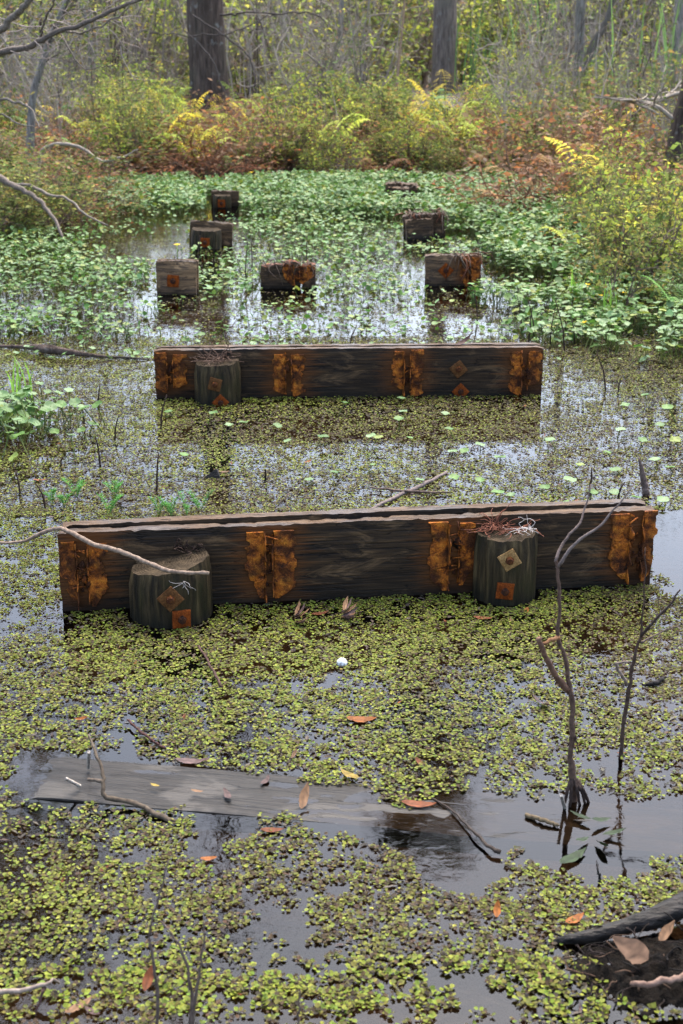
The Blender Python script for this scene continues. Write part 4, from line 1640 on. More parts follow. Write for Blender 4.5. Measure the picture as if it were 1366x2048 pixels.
# unremarkable ones
k_ = 0
while k_ < 95:
    yy = random.uniform(1.75, 7.0)
    xx = random.uniform(-1, 1) * yy * .25
    dd = sal_density(np.array([xx]), np.array([yy]))[0]
    if dd < .1 or not beam_clear(np.array([xx]), np.array([yy]))[0]:
        continue
    k_ += 1
    kd = random.choice(['rust', 'rust', 'dark', 'dark', 'mauve', 'tan', 'orange'])
    o = bpy.data.objects.new('fallen_leaf', LEAFM[kd])
    COL.objects.link(o)
    o.location = (xx, yy, .003)
    s = random.uniform(.018, .038)
    o.scale = (s, s * random.uniform(.5, 1), s)
    o.rotation_euler = (random.gauss(0, .25), random.gauss(0, .25), random.uniform(0, 6.28))
    fr = 'in front of the near beam' if yy < 3.9 else 'between the two beams'
    tag(o, {'rust': 'small rust-brown', 'dark': 'small dark brown', 'mauve': 'small mauve-brown', 'tan': 'small tan', 'orange': 'small orange'}[kd] + ' dead leaf lying in the ferns ' + fr, 'leaf', 'small ' + kd + ' leaves ' + fr)

# white ball half sunk in the ferns
c = G(684, 1326, .006)
e = NB()
n, k = 26, 36
th, ph = np.meshgrid(np.linspace(0.02, PI - .02, n), np.arange(k) * 2 * PI / k, indexing='ij')
dim = .0006 * (np.sin(th * 22) * np.sin(ph * 14) > .2)
rr = .0145 - dim
e.add(np.stack([(rr * np.sin(th) * np.cos(ph)).ravel(), (rr * np.sin(th) * np.sin(ph)).ravel(), (rr * np.cos(th)).ravel()], 1), grid_tris(n, k, True))
m, nt_, b_ = mat('dirty_white')
nz = noise_t(nt_, coords(nt_), 130, 4)
nt_.links.new(ramp(nt_, nz, [(.4, (.22, .21, .2)), (.62, (.62, .62, .62))]), b_.inputs['Base Color'])
b_.inputs['Roughness'].default_value = .5
o = e.build('ball', m)
o.location = c
tag(o, 'small dirty white dimpled ball half sunk in the ferns', 'ball')

# black shard of bark behind the near beam
c = G(424, 958)
e = NB()
V = np.array([(-.055, 0, 0), (.05, -.01, 0), (.03, .05, 0), (-.03, .045, 0), (-.012, .01, .03), (.022, .012, .062), (.03, .03, .055), (-.005, .03, .028)])
e.add(V, [[0, 1, 5], [0, 5, 4], [1, 2, 6], [1, 6, 5], [2, 3, 7], [2, 7, 6], [3, 0, 4], [3, 4, 7], [4, 5, 6], [4, 6, 7]])
m, nt_, b_ = mat('black_wet_bark')
nz = noise_t(nt_, coords(nt_, (6, 20, 20)), 6, 5)
nt_.links.new(ramp(nt_, nz, [(.35, (.004, .0035, .003)), (.7, (.022, .017, .014))]), b_.inputs['Base Color'])
b_.inputs['Roughness'].default_value = .5
b_.inputs['Specular IOR Level'].default_value = .15
bump(nt_, b_, nz, .8, .008)
M['wetbark'] = m
o = e.build('bark_shard', m, smooth=False)
o.location = c
o.scale = (.7, .8, .6)
tag(o, 'black peaked shard of bark floating behind the near beam', 'bark')


# ------------------------------------------------------------------ dark log and muck at lower right
def lumpy_log(name, pts, rad, label, cat='log', seed=3, m='wetbark', k=18, n=46):
    P = bend(pts, n)
    r = np.interp(np.linspace(0, 1, len(P)), np.linspace(0, 1, len(rad)), rad)
    V, T = tube(P, r, k)
    q = 1 + (fbm(np.arange(len(P)).repeat(k) * .25, np.tile(np.arange(k), len(P)) * .8, seed) - .5) * .6
    ctr = P.repeat(k, 0)
    V[:len(ctr)] = ctr + (V[:len(ctr)] - ctr) * q[:, None]
    e = NB()
    e.add(V, T)
    o = e.build(name, M[m])
    tag(o, label, cat)
    return o


lumpy_log('wet_log', [G(1098, 1884, -.004), G(1130, 1880, .008), G(1180, 1872, .016), G(1250, 1852, .024), G(1310, 1835, .03), G(1400, 1800, .04), G(1520, 1770, .05)], [.002, .008, .012, .015, .019, .025, .03], 'black wet log tapering to a point at the lower right')
rg = random.Random(4)
mc = G(1330, 1935)
root = empty('muck_mound', mc)
tag(root, 'black mound of muck, roots and rotted twigs below the wet log', 'muck')
n = 110
xs_, ys_ = np.meshgrid(np.linspace(-.24, .34, n), np.linspace(-.14, .10, 50), indexing='ij')
rr = np.sqrt(((xs_ - .06) / .27) ** 2 + ((ys_ + .02) / .12) ** 2) + (fbm(xs_ * 14, ys_ * 14, 5) - .5) * .5
hz = np.clip(1 - rr, -.3, 1) * .045 + (fbm(xs_ * 45, ys_ * 45, 6) - .5) * .035 + (fbm(xs_ * 130, ys_ * 130, 16) - .5) * .014 - .006
e = NB()
e.add(np.stack([xs_.ravel(), ys_.ravel(), hz.ravel()], 1), grid_tris(n, 50))
m, nt_, b_ = mat('black_muck')
nz = noise_t(nt_, coords(nt_), 60, 5, .7)
nt_.links.new(ramp(nt_, nz, [(.4, (.003, .0025, .002)), (.7, (.014, .010, .007))]), b_.inputs['Base Color'])
b_.inputs['Roughness'].default_value = .8
b_.inputs['Specular IOR Level'].default_value = .06
bump(nt_, b_, nz, 1.0, .015)
e.build('heap', m, root)
for i in range(120):
    p = Vector((rg.uniform(-.18, .3), rg.uniform(-.11, .08), rg.uniform(.0, .05)))
    P = [p]
    a = rg.uniform(0, 6.28)
    for s_ in range(4):
        a += rg.gauss(0, .6)
        P.append(P[-1] + Vector((math.cos(a), math.sin(a) * .7, rg.gauss(0, .35))) * rg.uniform(.008, .026))
    e = NB()
    w = rg.uniform(.0007, .0022)
    e.tube(bend(P, 12), w, rg.choice([(.012, .009, .007), (.03, .02, .014), (.09, .055, .035), (.02, .012, .01)]), 4)
    e.build('rotted_twig', M['stick'], root)
stick('forked_twig', [G(1262, 1966, .03), G(1285, 1969, .035), G(1330, 1962, .045), G(1380, 1950, .05), G(1430, 1938, .055)], [.004, .006, .006, .006, .006], (.26, .17, .13), 'brown knobbed twig over the muck at the lower right edge')
# floating dark log behind the far beam, left
lumpy_log('floating_log', [G(-60, 690, .0), G(40, 694, .02), G(90, 698, .035), G(130, 703, .03), G(200, 712, .015), G(260, 716, .012), G(312, 720, .0)], [.004, .010, .024, .020, .008, .006, .003], 'dark half sunk log left of the far beam', seed=9, m='bark')

# thin dark reeds standing in the pond
k_ = 0
for (ax_, ay_, top_, lean_) in [(228, 880, 830, 10), (320, 860, 790, 14), (196, 815, 770, 4), (168, 850, 800, -6), (92, 1018, 965, -22), (40, 990, 940, -10), (120, 935, 912, 6), (312, 985, 905, 6), (200, 930, 870, -10), (1213, 782, 700, -22), (1237, 785, 755, 4), (1130, 700, 600, -20), (1070, 680, 600, -14), (1100, 690, 620, 10), (1150, 690, 640, -6), (1044, 660, 590, -10), (1058, 690, 610, 8), (955, 640, 580, -6), (1180, 1005, 935, 4), (1235, 1000, 965, 14), (700, 690, 650, 14), (590, 560, 500, -8), (490, 575, 480, 6), (505, 545, 470, -4), (612, 540, 470, 3), (395, 560, 470, 5)]:
    base = G(ax_, ay_)
    stick('dead_reed', [base - Vector((0, 0, .03)), up(ax_ + lean_ * .3, (ay_ + top_) / 2, base), up(ax_ + lean_, top_, base)], [.0045, .004, .002], (.055, .035, .026), 'thin dark dead reed standing in the pond by the right bank' if ax_ > 900 else 'thin dark dead reed standing in the pond on the left half', 'reed', n=8, k=5, group='dead reeds right' if ax_ > 900 else 'dead reeds left')
#PART5
# ------------------------------------------------------------------ bank plants
def frond(length, npin, arch, wide, seed):
    """arching fern frond from the origin along +x: rachis and tapered pinnae"""
    rg = np.random.default_rng(seed)
    t = np.linspace(0, 1, npin)
    x = length * (t * .85 - .12 * t ** 3 * arch)
    z = length * (np.sin(t * 1.35) * .85 - arch * .75 * t ** 2.2)
    yb = rg.normal(0, .02) * t * length
    V, T = [], []
    Vt, Tt = tube(np.stack([x, yb + 0 * t, z], 1)[::2], np.linspace(.004, .0015, len(x[::2])), 3, False)
    V.append(Vt)
    T.append(Tt)
    n = len(Vt)
    for i in range(2, npin):
        w = wide * length * math.sin(PI * min(.97, (.10 + .87 * t[i]))) ** .8
        for s in (-1, 1):
            L = w * rg.uniform(.8, 1.1)
            dx = length / npin * .95
            sw = L * .35
            dz = -L * rg.uniform(.05, .35)
            p = np.array([(x[i] - dx * .5, yb[i] if np.ndim(yb) else yb, z[i]), (x[i] + dx * .38, yb[i] if np.ndim(yb) else yb, z[i]),
                          (x[i] + sw * .6 + dx * .35, s * L * .55, z[i] + dz * .35 + L * .05), (x[i] + sw * .5 - dx * .3, s * L * .55, z[i] + dz * .3 + L * .05), (x[i] + sw, s * L, z[i] + dz)])
            V.append(p)
            tr = np.array([[0, 1, 2], [0, 2, 3], [3, 2, 4]])
            T.append((tr if s < 0 else tr[:, ::-1]) + n)
            n += 5
    return np.concatenate(V), np.concatenate(T)


FERNC = {'yellow': [(.30, .235, .022), (.38, .29, .03), (.25, .22, .025)], 'lime': [(.18, .215, .03), (.23, .25, .035), (.13, .18, .03)], 'green': [(.10, .19, .045), (.13, .22, .06), (.085, .16, .05)], 'rust': [(.13, .065, .028), (.085, .04, .02), (.17, .10, .04)]}
FERN = {}
for cn, cols in FERNC.items():
    for v_ in range(3):
        parts = []
        nf = 7
        for f_ in range(nf):
            V, T = frond(R.uniform(.45, 1.15), 20, R.uniform(.1, .75) if cn != 'rust' else R.uniform(.5, 1.5), R.uniform(.17, .24), int(R.integers(1e6)))
            az = f_ / nf * 2 * PI + R.normal(0, .3)
            V = V @ rotz(az).T
            c = np.asarray(cols[f_ % 3]) * R.uniform(.8, 1.2)
            e = NB()
            e.add(V, T, c * np.random.default_rng(f_).normal(1, .12, (len(V), 1)))
            me = e.mesh('frond')
            me.materials.append(M['fern'])
            parts.append(me)
        FERN[(cn, v_)] = parts
FERNONE = {}
for key, parts in FERN.items():
    V, T, C_, n = [], [], [], 0
    for me in parts:
        v = np.empty(len(me.vertices) * 3, np.float32)
        me.vertices.foreach_get('co', v)
        t = np.empty(len(me.loops), np.int32)
        me.loops.foreach_get('vertex_index', t)
        c = np.empty(len(me.vertices) * 4, np.float32)
        me.color_attributes['Col'].data.foreach_get('color', c)
        V.append(v.reshape(-1, 3)); T.append(t.reshape(-1, 3) + n); C_.append(c.reshape(-1, 4)[:, :3])
        n += len(me.vertices)
    me = fast_mesh('fern', np.concatenate(V), np.concatenate(T), np.concatenate(C_))
    me.materials.append(M['fern'])
    FERNONE[key] = me

FLAB = {'yellow': 'bright yellow fern', 'lime': 'yellow-green fern', 'green': 'green fern', 'rust': 'withered rust-brown fern'}


def zone(x, y):
    px = 683 + FPX * x / (y * CP + (H - .3) * SP)
    a = 'left of the dark cypress' if px < 360 else 'between cypress and tall grey trunk' if px < 860 else 'right of the tall grey trunk' if px < 1110 else 'around the forked tree at right'
    return a + (', near the water' if y < 18.5 else ', further back' if y < 28 else ', deep in the wood')


def fern(x, y, cn, size, label=None, group=None, full=False, dz=0.0):
    v_ = random.randrange(3)
    z = max(float(gh(x, y)), 0) + dz
    if full:
        o = empty('fern', (x, y, z), random.uniform(0, 6.28))
        o.scale = (size,) * 3
        for me in FERN[(cn, v_)]:
            f_ = bpy.data.objects.new('frond', me)
            COL.objects.link(f_)
            f_.parent = o
    else:
        o = bpy.data.objects.new('fern', FERNONE[(cn, v_)])
        COL.objects.link(o)
        o.location = (x, y, z)
        o.rotation_euler = (random.gauss(0, .1), random.gauss(0, .1), random.uniform(0, 6.28))
        o.scale = (size, size, size * random.uniform(1.0, 1.5))
    zn = zone(x, y)
    tag(o, label or FLAB[cn] + ' ' + zn, 'fern', group or FLAB[cn] + 's ' + zn)
    return o


def at_bank(px, py, h):
    """ground position of something whose top shows at pixel, h above the bank ground"""
    for it in range(3):
        z = .12
        p = G(px, py, z + h)
    return p.x, p.y


# clearly seen ferns at the right
for (ax_, ay_, dep, cn, s, lab) in [(1240, 330, 12.6, 'yellow', .75, 'large yellow fern arching out on the right bank'), (1190, 270, 15.0, 'lime', .85, 'yellow-green fern behind the large yellow one on the right bank'),
                                    (1260, 250, 16.5, 'green', .8, 'tall green fern at the right behind the yellow ferns'), (1345, 480, 9.4, 'lime', .62, 'lime fern at the right edge above the pennywort'),
                                    (1300, 420, 11.0, 'yellow', .55, 'small yellow fern at the right edge of the bank'), (1352, 620, 8.2, 'green', .35, 'low green fern at the right edge beside the pond')]:
    p = D(ax_, ay_, dep)
    fern(p.x, p.y, cn, s, lab, None, True, .05)
# patches of ferns along the bank: (px range, depth range, kind, count, size)
for (x0, x1, d0, d1, cn, n, s) in [(290, 480, 16.4, 21, 'lime', 14, .60), (300, 460, 16.6, 20, 'yellow', 10, .56), (100, 330, 16.2, 23, 'lime', 18, .68), (120, 330, 16.5, 22, 'yellow', 11, .60), (760, 930, 16.6, 22, 'lime', 14, .68), (790, 920, 17, 22, 'yellow', 9, .68),
                                   (480, 760, 16.6, 25, 'lime', 18, .65), (480, 760, 17, 24, 'yellow', 9, .52), (930, 1160, 16, 23, 'lime', 12, .65), (930, 1160, 16.2, 22, 'yellow', 8, .52), (0, 160, 16.5, 26, 'lime', 9, .60), (80, 1100, 19, 28, 'green', 20, .59), (1150, 1366, 13, 21, 'lime', 11, .60), (1150, 1366, 12, 20, 'yellow', 8, .52),
                                   (100, 1060, 15.7, 18.5, 'rust', 44, .40), (1000, 1366, 12.5, 18, 'rust', 20, .43), (1180, 1366, 9.5, 13, 'rust', 10, .26), (1070, 1180, 14.6, 16.5, 'rust', 12, .63), (1180, 1400, 9, 13, 'lime', 10, .40), (100, 1060, 15.8, 17.5, 'green', 14, .36)]:
    for i in range(n):
        dep = random.uniform(d0, d1)
        px = random.uniform(x0, x1)
        p = D(px, 300, dep)
        if float(gh(p.x, p.y)) < -.02 and cn != 'rust':
            p.y += .6
        fern(p.x, p.y, cn, s * random.uniform(.7, 1.25))


# shrubs ------------------------------------------------------------------------
def grow(nb, p, d, L, r, depth, rg, col, tips, curl=.35, lift=.12, kids=(3, 5), sides=4):
    n = 6
    P = [np.array(p, float)]
    d = np.array(d, float)
    d /= np.linalg.norm(d)
    for i in range(n - 1):
        d = d + rg.normal(0, curl, 3) * .45 + np.array([0, 0, lift * .3])
        d /= np.linalg.norm(d)
        P.append(P[-1] + d * L / (n - 1))
    P = np.array(P)
    nb.tube(P, np.linspace(r, r * .55, n), np.asarray(col) * rg.uniform(.75, 1.25), sides if depth > 0 else 3, False)
    if depth <= 0:
        tips.extend([P[-1], P[-2], P[-3]])
        return
    for k in range(int(rg.integers(kids[0], kids[1] + 1))):
        t = rg.uniform(.25, 1.0)
        i = min(int(t * (n - 1)), n - 2)
        q = P[i] + (P[i + 1] - P[i]) * (t * (n - 1) - i)
        dd = (P[i + 1] - P[i]) / np.linalg.norm(P[i + 1] - P[i])
        dd = dd * .7 + rg.normal(0, .65, 3)
        grow(nb, q, dd, L * rg.uniform(.45, .75), r * rg.uniform(.4, .6), depth - 1, rg, col, tips, curl, lift, kids, sides)


_lt = np.array([(0, 0, 0), (.4, .22, .05), (1, 0, -.05), (.4, -.22, .05)])
_ltt = np.array([[0, 2, 1], [0, 3, 2]])


def leaves_at(pts, n_each, spread, size, cols, rg=R):
    P = np.repeat(np.asarray(pts), n_each, 0)
    n = len(P)
    P = P + rg.normal(0, spread, (n, 3))
    rot = rotz(rg.uniform(0, 6.28, n)) @ rotx(rg.normal(0, .8, n)) @ rotz(rg.normal(0, .6, n))
    return scatter(_lt, _ltt, P, rot, rg.uniform(.6, 1.3, n) * size, pick(cols, n, .18))


LEAFG = [(.065, .085, .020), (.085, .105, .026), (.05, .07, .02), (.12, .13, .035), (.14, .10, .03), (.16, .16, .04)]
LEAFY = [(.22, .24, .035), (.30, .28, .04), (.16, .20, .035)]
LEAFB = [(.12, .07, .04), (.16, .10, .06), (.08, .05, .03)]
GREYT = (.20, .168, .135)
BROWNT = (.12, .085, .065)


def shrub_variant(kind, seed):
    """meshes (stems, leaves) of a shrub about 1 m tall"""
    rg = np.random.default_rng(seed)
    e, tips = NB(), []
    ns = {'bare': 7, 'leafy': 6, 'tangle': 14, 'olive': 6}[kind]
    for i in range(ns):
        a = rg.uniform(0, 6.28)
        if kind == 'tangle':
            grow(e, (rg.normal(0, .2), rg.normal(0, .2), 0), (math.cos(a) * .9, math.sin(a) * .9, rg.uniform(.3, 1)), rg.uniform(.5, .9), .006, 1, rg, rg.choice([0, 1]) * np.array([.05, .0, -.01]) + np.array([.13, .075, .05]), tips, .5, -.4)
        else:
            grow(e, (rg.normal(0, .06), rg.normal(0, .06), -.03), (math.cos(a) * .45, math.sin(a) * .45, 1), rg.uniform(.55, .95), .011, 2, rg, GREYT if kind == 'bare' else BROWNT, tips, .45, .1)
    me1 = e.mesh('stems')
    me1.materials.append(M['twig'])
    cols = {'bare': LEAFB + LEAFY + LEAFG[:3], 'leafy': LEAFG, 'tangle': LEAFB + [(.2, .08, .03)], 'olive': LEAFY + LEAFG[:2]}[kind]
    e = NB()
    tips = np.array(tips)
    if kind == 'bare':
        tips = tips[rg.random(len(tips)) < .45]
    e.add(*leaves_at(tips, {'bare': 1, 'leafy': 3, 'tangle': 2, 'olive': 2}[kind], .05, {'bare': .045, 'leafy': .085, 'tangle': .07, 'olive': .085}[kind], cols, rg))
    me2 = e.mesh('leaves')
    me2.materials.append(M['foliage'])
    return me1, me2


def stems_variant(seed):
    rg = np.random.default_rng(seed)
    e, tips = NB(), []
    for i in range(9):
        b0 = np.array([rg.normal(0, .22), rg.normal(0, .22), -.03])
        hh = rg.uniform(.6, 1.2)
        P = bend([b0, b0 + [rg.normal(0, .05), rg.normal(0, .05), hh * .5], b0 + [rg.normal(0, .14), rg.normal(0, .14), hh]], 9, .006)
        e.tube(P, np.linspace(.008, .003, len(P)), rg.choice([0, 1, 2]) * np.array([.11, .095, .08]) + np.array([.05, .036, .026]), 4, False)
        for k in range(4):
            q = P[3 + k]
            grow(e, q, (rg.normal(0, .6), rg.normal(0, .6), .8), rg.uniform(.1, .28), .003, 0, rg, (.13, .10, .08), tips)
    m1 = e.mesh('stems')
    m1.materials.append(M['twig'])
    e = NB()
    e.add(*leaves_at(np.array(tips)[::4], 1, .03, .05, LEAFY + LEAFB, rg))
    m2 = e.mesh('leaves')
    m2.materials.append(M['foliage'])
    return m1, m2


SHRUB = {k: [shrub_variant(k, 700 + 10 * i + j) for j in range(4)] for i, k in enumerate(('bare', 'leafy', 'tangle', 'olive'))}
SHRUB['stems'] = [stems_variant(790 + j) for j in range(4)]
SLAB = {'stems': ('upright_stems', 'sheaf of thin upright stems', 'upright stems in the thicket'), 'bare': ('bare_shrub', 'bare grey twiggy shrub', 'bare shrubs in the thicket'), 'leafy': ('leafy_shrub', 'dark green leafy shrub', 'leafy shrubs on the bank'),
        'tangle': ('bramble', 'low brown dead tangle', 'dead tangles along the bank'), 'olive': ('leafy_shrub', 'yellowing leafy shrub', 'yellowing shrubs on the bank')}


def shrub(kind, x, y, s, sz=1.0, label=None, group=None, dz=0.0):
    nm, lab, grp = SLAB[kind]
    o = empty(nm, (x, y, max(float(gh(x, y)), -.05) + dz), random.uniform(0, 6.28))
    o.scale = (s, s, s * sz)
    a, b = random.choice(SHRUB[kind])
    for n_, me in (('stems', a), ('leaves', b)):
        c = bpy.data.objects.new(n_, me)
        COL.objects.link(c)
        c.parent = o
    zn = zone(x, y)
    tag(o, label or lab + ' ' + zn, 'bush', grp + ' ' + zn if not label else group)
    return o


for (x0, x1, d0, d1, kind, n, s, sz) in [(40, 1366, 16.5, 24, 'stems', 54, .95, 1.2), (-60, 1420, 24, 36, 'stems', 44, 1.9, 1.4), (60, 1100, 15.7, 20, 'tangle', 84, .8, .95), (1060, 1366, 12, 17, 'tangle', 34, .85, 1.0), (1180, 1400, 9.4, 12, 'tangle', 14, .55, .9), (-60, 200, 12.5, 17, 'tangle', 18, .8, .8),
                                         (-100, 1466, 20, 30, 'bare', 90, 1.3, 1.3), (-200, 1566, 30, 44, 'bare', 90, 2.4, 1.4),
                                         (200, 330, 16, 19, 'leafy', 5, .6, 1.2), (480, 600, 16.5, 19, 'leafy', 6, .5, 1.1), (680, 800, 17, 20, 'leafy', 7, .75, 1.3), (1060, 1160, 14.5, 17, 'leafy', 8, .6, 1.2), (1060, 1170, 14.5, 16.5, 'tangle', 12, .9, 1.3), (500, 1100, 17, 24, 'leafy', 18, .45, 1.2), (-50, 400, 18, 26, 'leafy', 12, .6, 1.2), (1150, 1400, 14, 24, 'leafy', 16, .7, 1.2), (-100, 1466, 26, 40, 'leafy', 40, 1.3, 1.5),
                                         (100, 1366, 17, 28, 'olive', 46, .6, 1.3), (60, 1300, 17, 22, 'bare', 36, .7, 1.2), (-100, 1466, 28, 42, 'olive', 36, 1.8, 1.3), (1180, 1400, 8.6, 13, 'olive', 8, .4, 1.4), (1240, 1420, 7.9, 11, 'leafy', 12, .32, 1.5), (1150, 1400, 9.5, 14, 'leafy', 10, .4, 1.3), (80, 1060, 15.6, 19, 'olive', 44, .45, 1.3), (80, 1060, 15.6, 17.2, 'leafy', 20, .34, 1.1), (1000, 1366, 15, 22, 'bare', 14, .8, 1.3)]:
    for i in range(n):
        dep = random.uniform(d0, d1)
        px = random.uniform(x0, x1)
        rp = .8 * s * FPX / dep
        if kind != 'tangle' and ((abs(px - 418) < 40 + rp and dep < 24 and (s * sz > .5 or dep > 18)) or (abs(px - 886) < 28 + rp and dep < 34 and (s * sz > .8 or dep > 21))):
            continue
        p = D(px, 250, dep)
        shrub(kind, p.x, p.y, s * random.uniform(.7, 1.3), sz * random.uniform(.8, 1.2))
# overhanging shrub at the left edge of the pond
for i in range(16):
    p = G(random.uniform(-60, 160), random.uniform(405, 470))
    shrub('leafy', p.x, p.y, random.uniform(.4, .75), .9, 'dark leafy shrub hanging over the water at the left edge', 'shrubs over the water at the left')


# upright leaf blades --------------------------------------------------------------
def blades(name, x, y, n, h, label, cat, col, spread=.12, w=.012, group=None):
    root = empty(name, (x, y, max(float(gh(x, y)), 0)))
    for i in range(n):
        a = random.uniform(0, 6.28)
        lean_ = random.uniform(.05, .35) * h
        hh = h * random.uniform(.6, 1.1)
        b0 = np.array([random.gauss(0, spread), random.gauss(0, spread), -.02])
        P = bend([b0, b0 + [math.cos(a) * lean_ * .25, math.sin(a) * lean_ * .25, hh * .6], b0 + [math.cos(a) * lean_, math.sin(a) * lean_, hh]], 8)
        side = np.array([-math.sin(a), math.cos(a), 0])
        ww = w * np.array([.7, .9, 1, 1, .9, .7, .4, .08])[:len(P), None]
        V = np.stack([P - side * ww, P + np.array([math.cos(a), math.sin(a), 0]) * ww * .3, P + side * ww], 1).reshape(-1, 3)
        e = NB()
        e.add(V, grid_tris(len(P), 3), np.asarray(col) * random.uniform(.75, 1.25))
        e.build('blade', M['foliage'], root)
    tag(root, label, cat, group)
    return root


p = D(1105, 120, 30)
blades('cattail_clump', p.x, p.y, 26, 2.4, 'tall green cattail blades right of the far trunk', 'cattails', (.07, .13, .035), .3, .02)
p = D(1350, 150, 19)
blades('cattail_clump', p.x, p.y, 22, 1.9, 'tall cattail blades at the right edge of the thicket', 'cattails', (.10, .16, .045), .22, .016)
p = D(965, 130, 32)
blades('cattail_clump', p.x, p.y, 16, 2.0, 'small cattail clump between the far trunk and the forked tree', 'cattails', (.06, .11, .035), .25, .02)
p = D(700, 60, 30)
blades('cattail_clump', p.x, p.y, 14, 2.2, 'cattail clump left of the far trunk', 'cattails', (.08, .12, .04), .25, .02)
for (ax_, ay_, lab) in [(1150, 610, 'grass tuft standing in the pennywort at the right'), (1215, 640, 'smaller grass tuft nearer the right bank'), (45, 800, 'few long grass blades behind the left pennywort clump')]:
    p = G(ax_, ay_)
    blades('grass_tuft', p.x, p.y, 9, .26 if ax_ > 200 else .22, lab, 'grass', (.13, .24, .035), .03, .005)
# palmetto fan clump
p = D(1195, 165, 24)
root = empty('palmetto', (p.x, p.y, float(gh(p.x, p.y))))
for i in range(9):
    a = i / 9 * 6.28 + random.random() * .4
    el = random.uniform(.5, 1.2)
    d = np.array([math.cos(a) * math.cos(el), math.sin(a) * math.cos(el), math.sin(el)])
    L0 = random.uniform(.5, .9)
    e = NB()
    e.tube([(0, 0, 0), d * L0], [.012, .007], (.09, .13, .06), 4)
    side = np.cross(d, [0, 0, 1])
    side /= np.linalg.norm(side)
    for j in range(15):
        b = (j - 7) / 7 * 1.9
        dd = d * math.cos(b) + side * math.sin(b)
        q0, q1 = d * L0, d * L0 + dd * .5
        pr = np.cross(dd, np.cross(d, side)) * .018
        e.add([q0, q0 * .5 + q1 * .5 - pr, q1 - [0, 0, .05], q0 * .5 + q1 * .5 + pr], [[0, 1, 2], [0, 2, 3]], (.075, .115, .06))
    e.build('frond', M['foliage'], root)
tag(root, 'blue-green palmetto at the foot of the forked pale tree', 'palmetto')

# yellow flowers
for (ax_, ay_) in [(1197, 592), (1250, 586), (1222, 545), (1172, 570), (1165, 645), (355, 490), (998, 495), (1082, 415), (535, 256), (503, 345), (1225, 420), (1330, 505)]:
    base = G(ax_, ay_ + 24)
    top_ = up(ax_, ay_, base)
    root = empty('yellow_flower', base)
    e = NB()
    e.tube([(0, 0, -.02), (0, 0, (top_.z - base.z))], .003, (.12, .18, .04), 4)
    e.build('stem', M['foliage'], root)
    e = NB()
    for j in range(8):
        a = j / 8 * 6.28
        u_, w_ = np.array([math.cos(a), math.sin(a), .25]), np.array([-math.sin(a), math.cos(a), 0])
        c_ = np.array([0, 0, top_.z - base.z])
        e.add([c_, c_ + u_ * .016 - w_ * .007, c_ + u_ * .03, c_ + u_ * .016 + w_ * .007], [[0, 1, 2], [0, 2, 3]], (.62, .42, .01))
    e.build('petals', M['fern'], root)
    tag(root, 'small yellow daisy-like flower above the leaves', 'flower', 'yellow flowers')


# ------------------------------------------------------------------ trees
def tree(name, label, pts, rad, bark, branches, leafcol, leaf_n, leaf_s, seed, cat='tree', group=None, crown_spread=.25, bcol=GREYT, sides=14, lumps=.12, bl=(1.2, 2.6), dep=2, bt=(.35, 1.0)):
    rg = np.random.default_rng(seed)
    P = bend(pts, 26)
    o = Vector(P[0])
    root = empty(name, o)
    P = P - np.array(o)
    r = np.interp(np.linspace(0, 1, len(P)), np.linspace(0, 1, len(rad)), rad)
    V, T = tube(P, r, sides)
    ang = np.tile(np.arange(sides) * 2 * PI / sides, len(P))
    hh = P[:, 2].repeat(sides)
    q = 1 + (fbm(np.cos(ang) * 2 + 9, np.sin(ang) * 2 + hh * .6, seed) - .5) * 2 * lumps
    q = q + .18 * np.exp(-np.clip(hh, 0, 9) * 2.2) * (np.cos(ang * 5 + seed) > .2)
    ctr = P.repeat(sides, 0)
    V[:len(ctr)] = ctr + (V[:len(ctr)] - ctr) * q[:, None]
    e = NB()
    e.add(V, T)
    e.build('trunk', M[bark], root)
    e, tips = NB(), []
    apart = group is None
    for i in range(branches):
        if apart:
            e = NB()
        t = rg.uniform(*bt)
        k = min(int(t * (len(P) - 1)), len(P) - 2)
        a = rg.uniform(0, 6.28)
        grow(e, P[k], (math.cos(a), math.sin(a), rg.uniform(-.1, .6)), rg.uniform(*bl) * (1.15 - .6 * t), max(r[k] * (.28 if group is None else .2), .010), dep, rg, bcol, tips, .4, .05, (3, 5), 5)
        if apart:
            e.build('limb', M['twig'], root)
    if branches and not apart:
        tag(e.build('limbs', M['twig'], root), kind='stuff')
    if leaf_n and tips:
        e = NB()
        e.add(*leaves_at(np.array(tips), leaf_n, crown_spread, leaf_s, leafcol, rg))
        e.build('crown', M['foliage'], root)
    tag(root, label, cat, group)
    return root


def gz(p):
    return Vector((p.x, p.y, float(gh(p.x, p.y)) - .05))


def rise(px, dep, pxs):
    """trunk points: list of (pixel x, height) at one distance"""
    g = D(px, 200, dep)
    return [Vector((D(q, 200, dep).x, g.y, h)) for q, h in pxs]


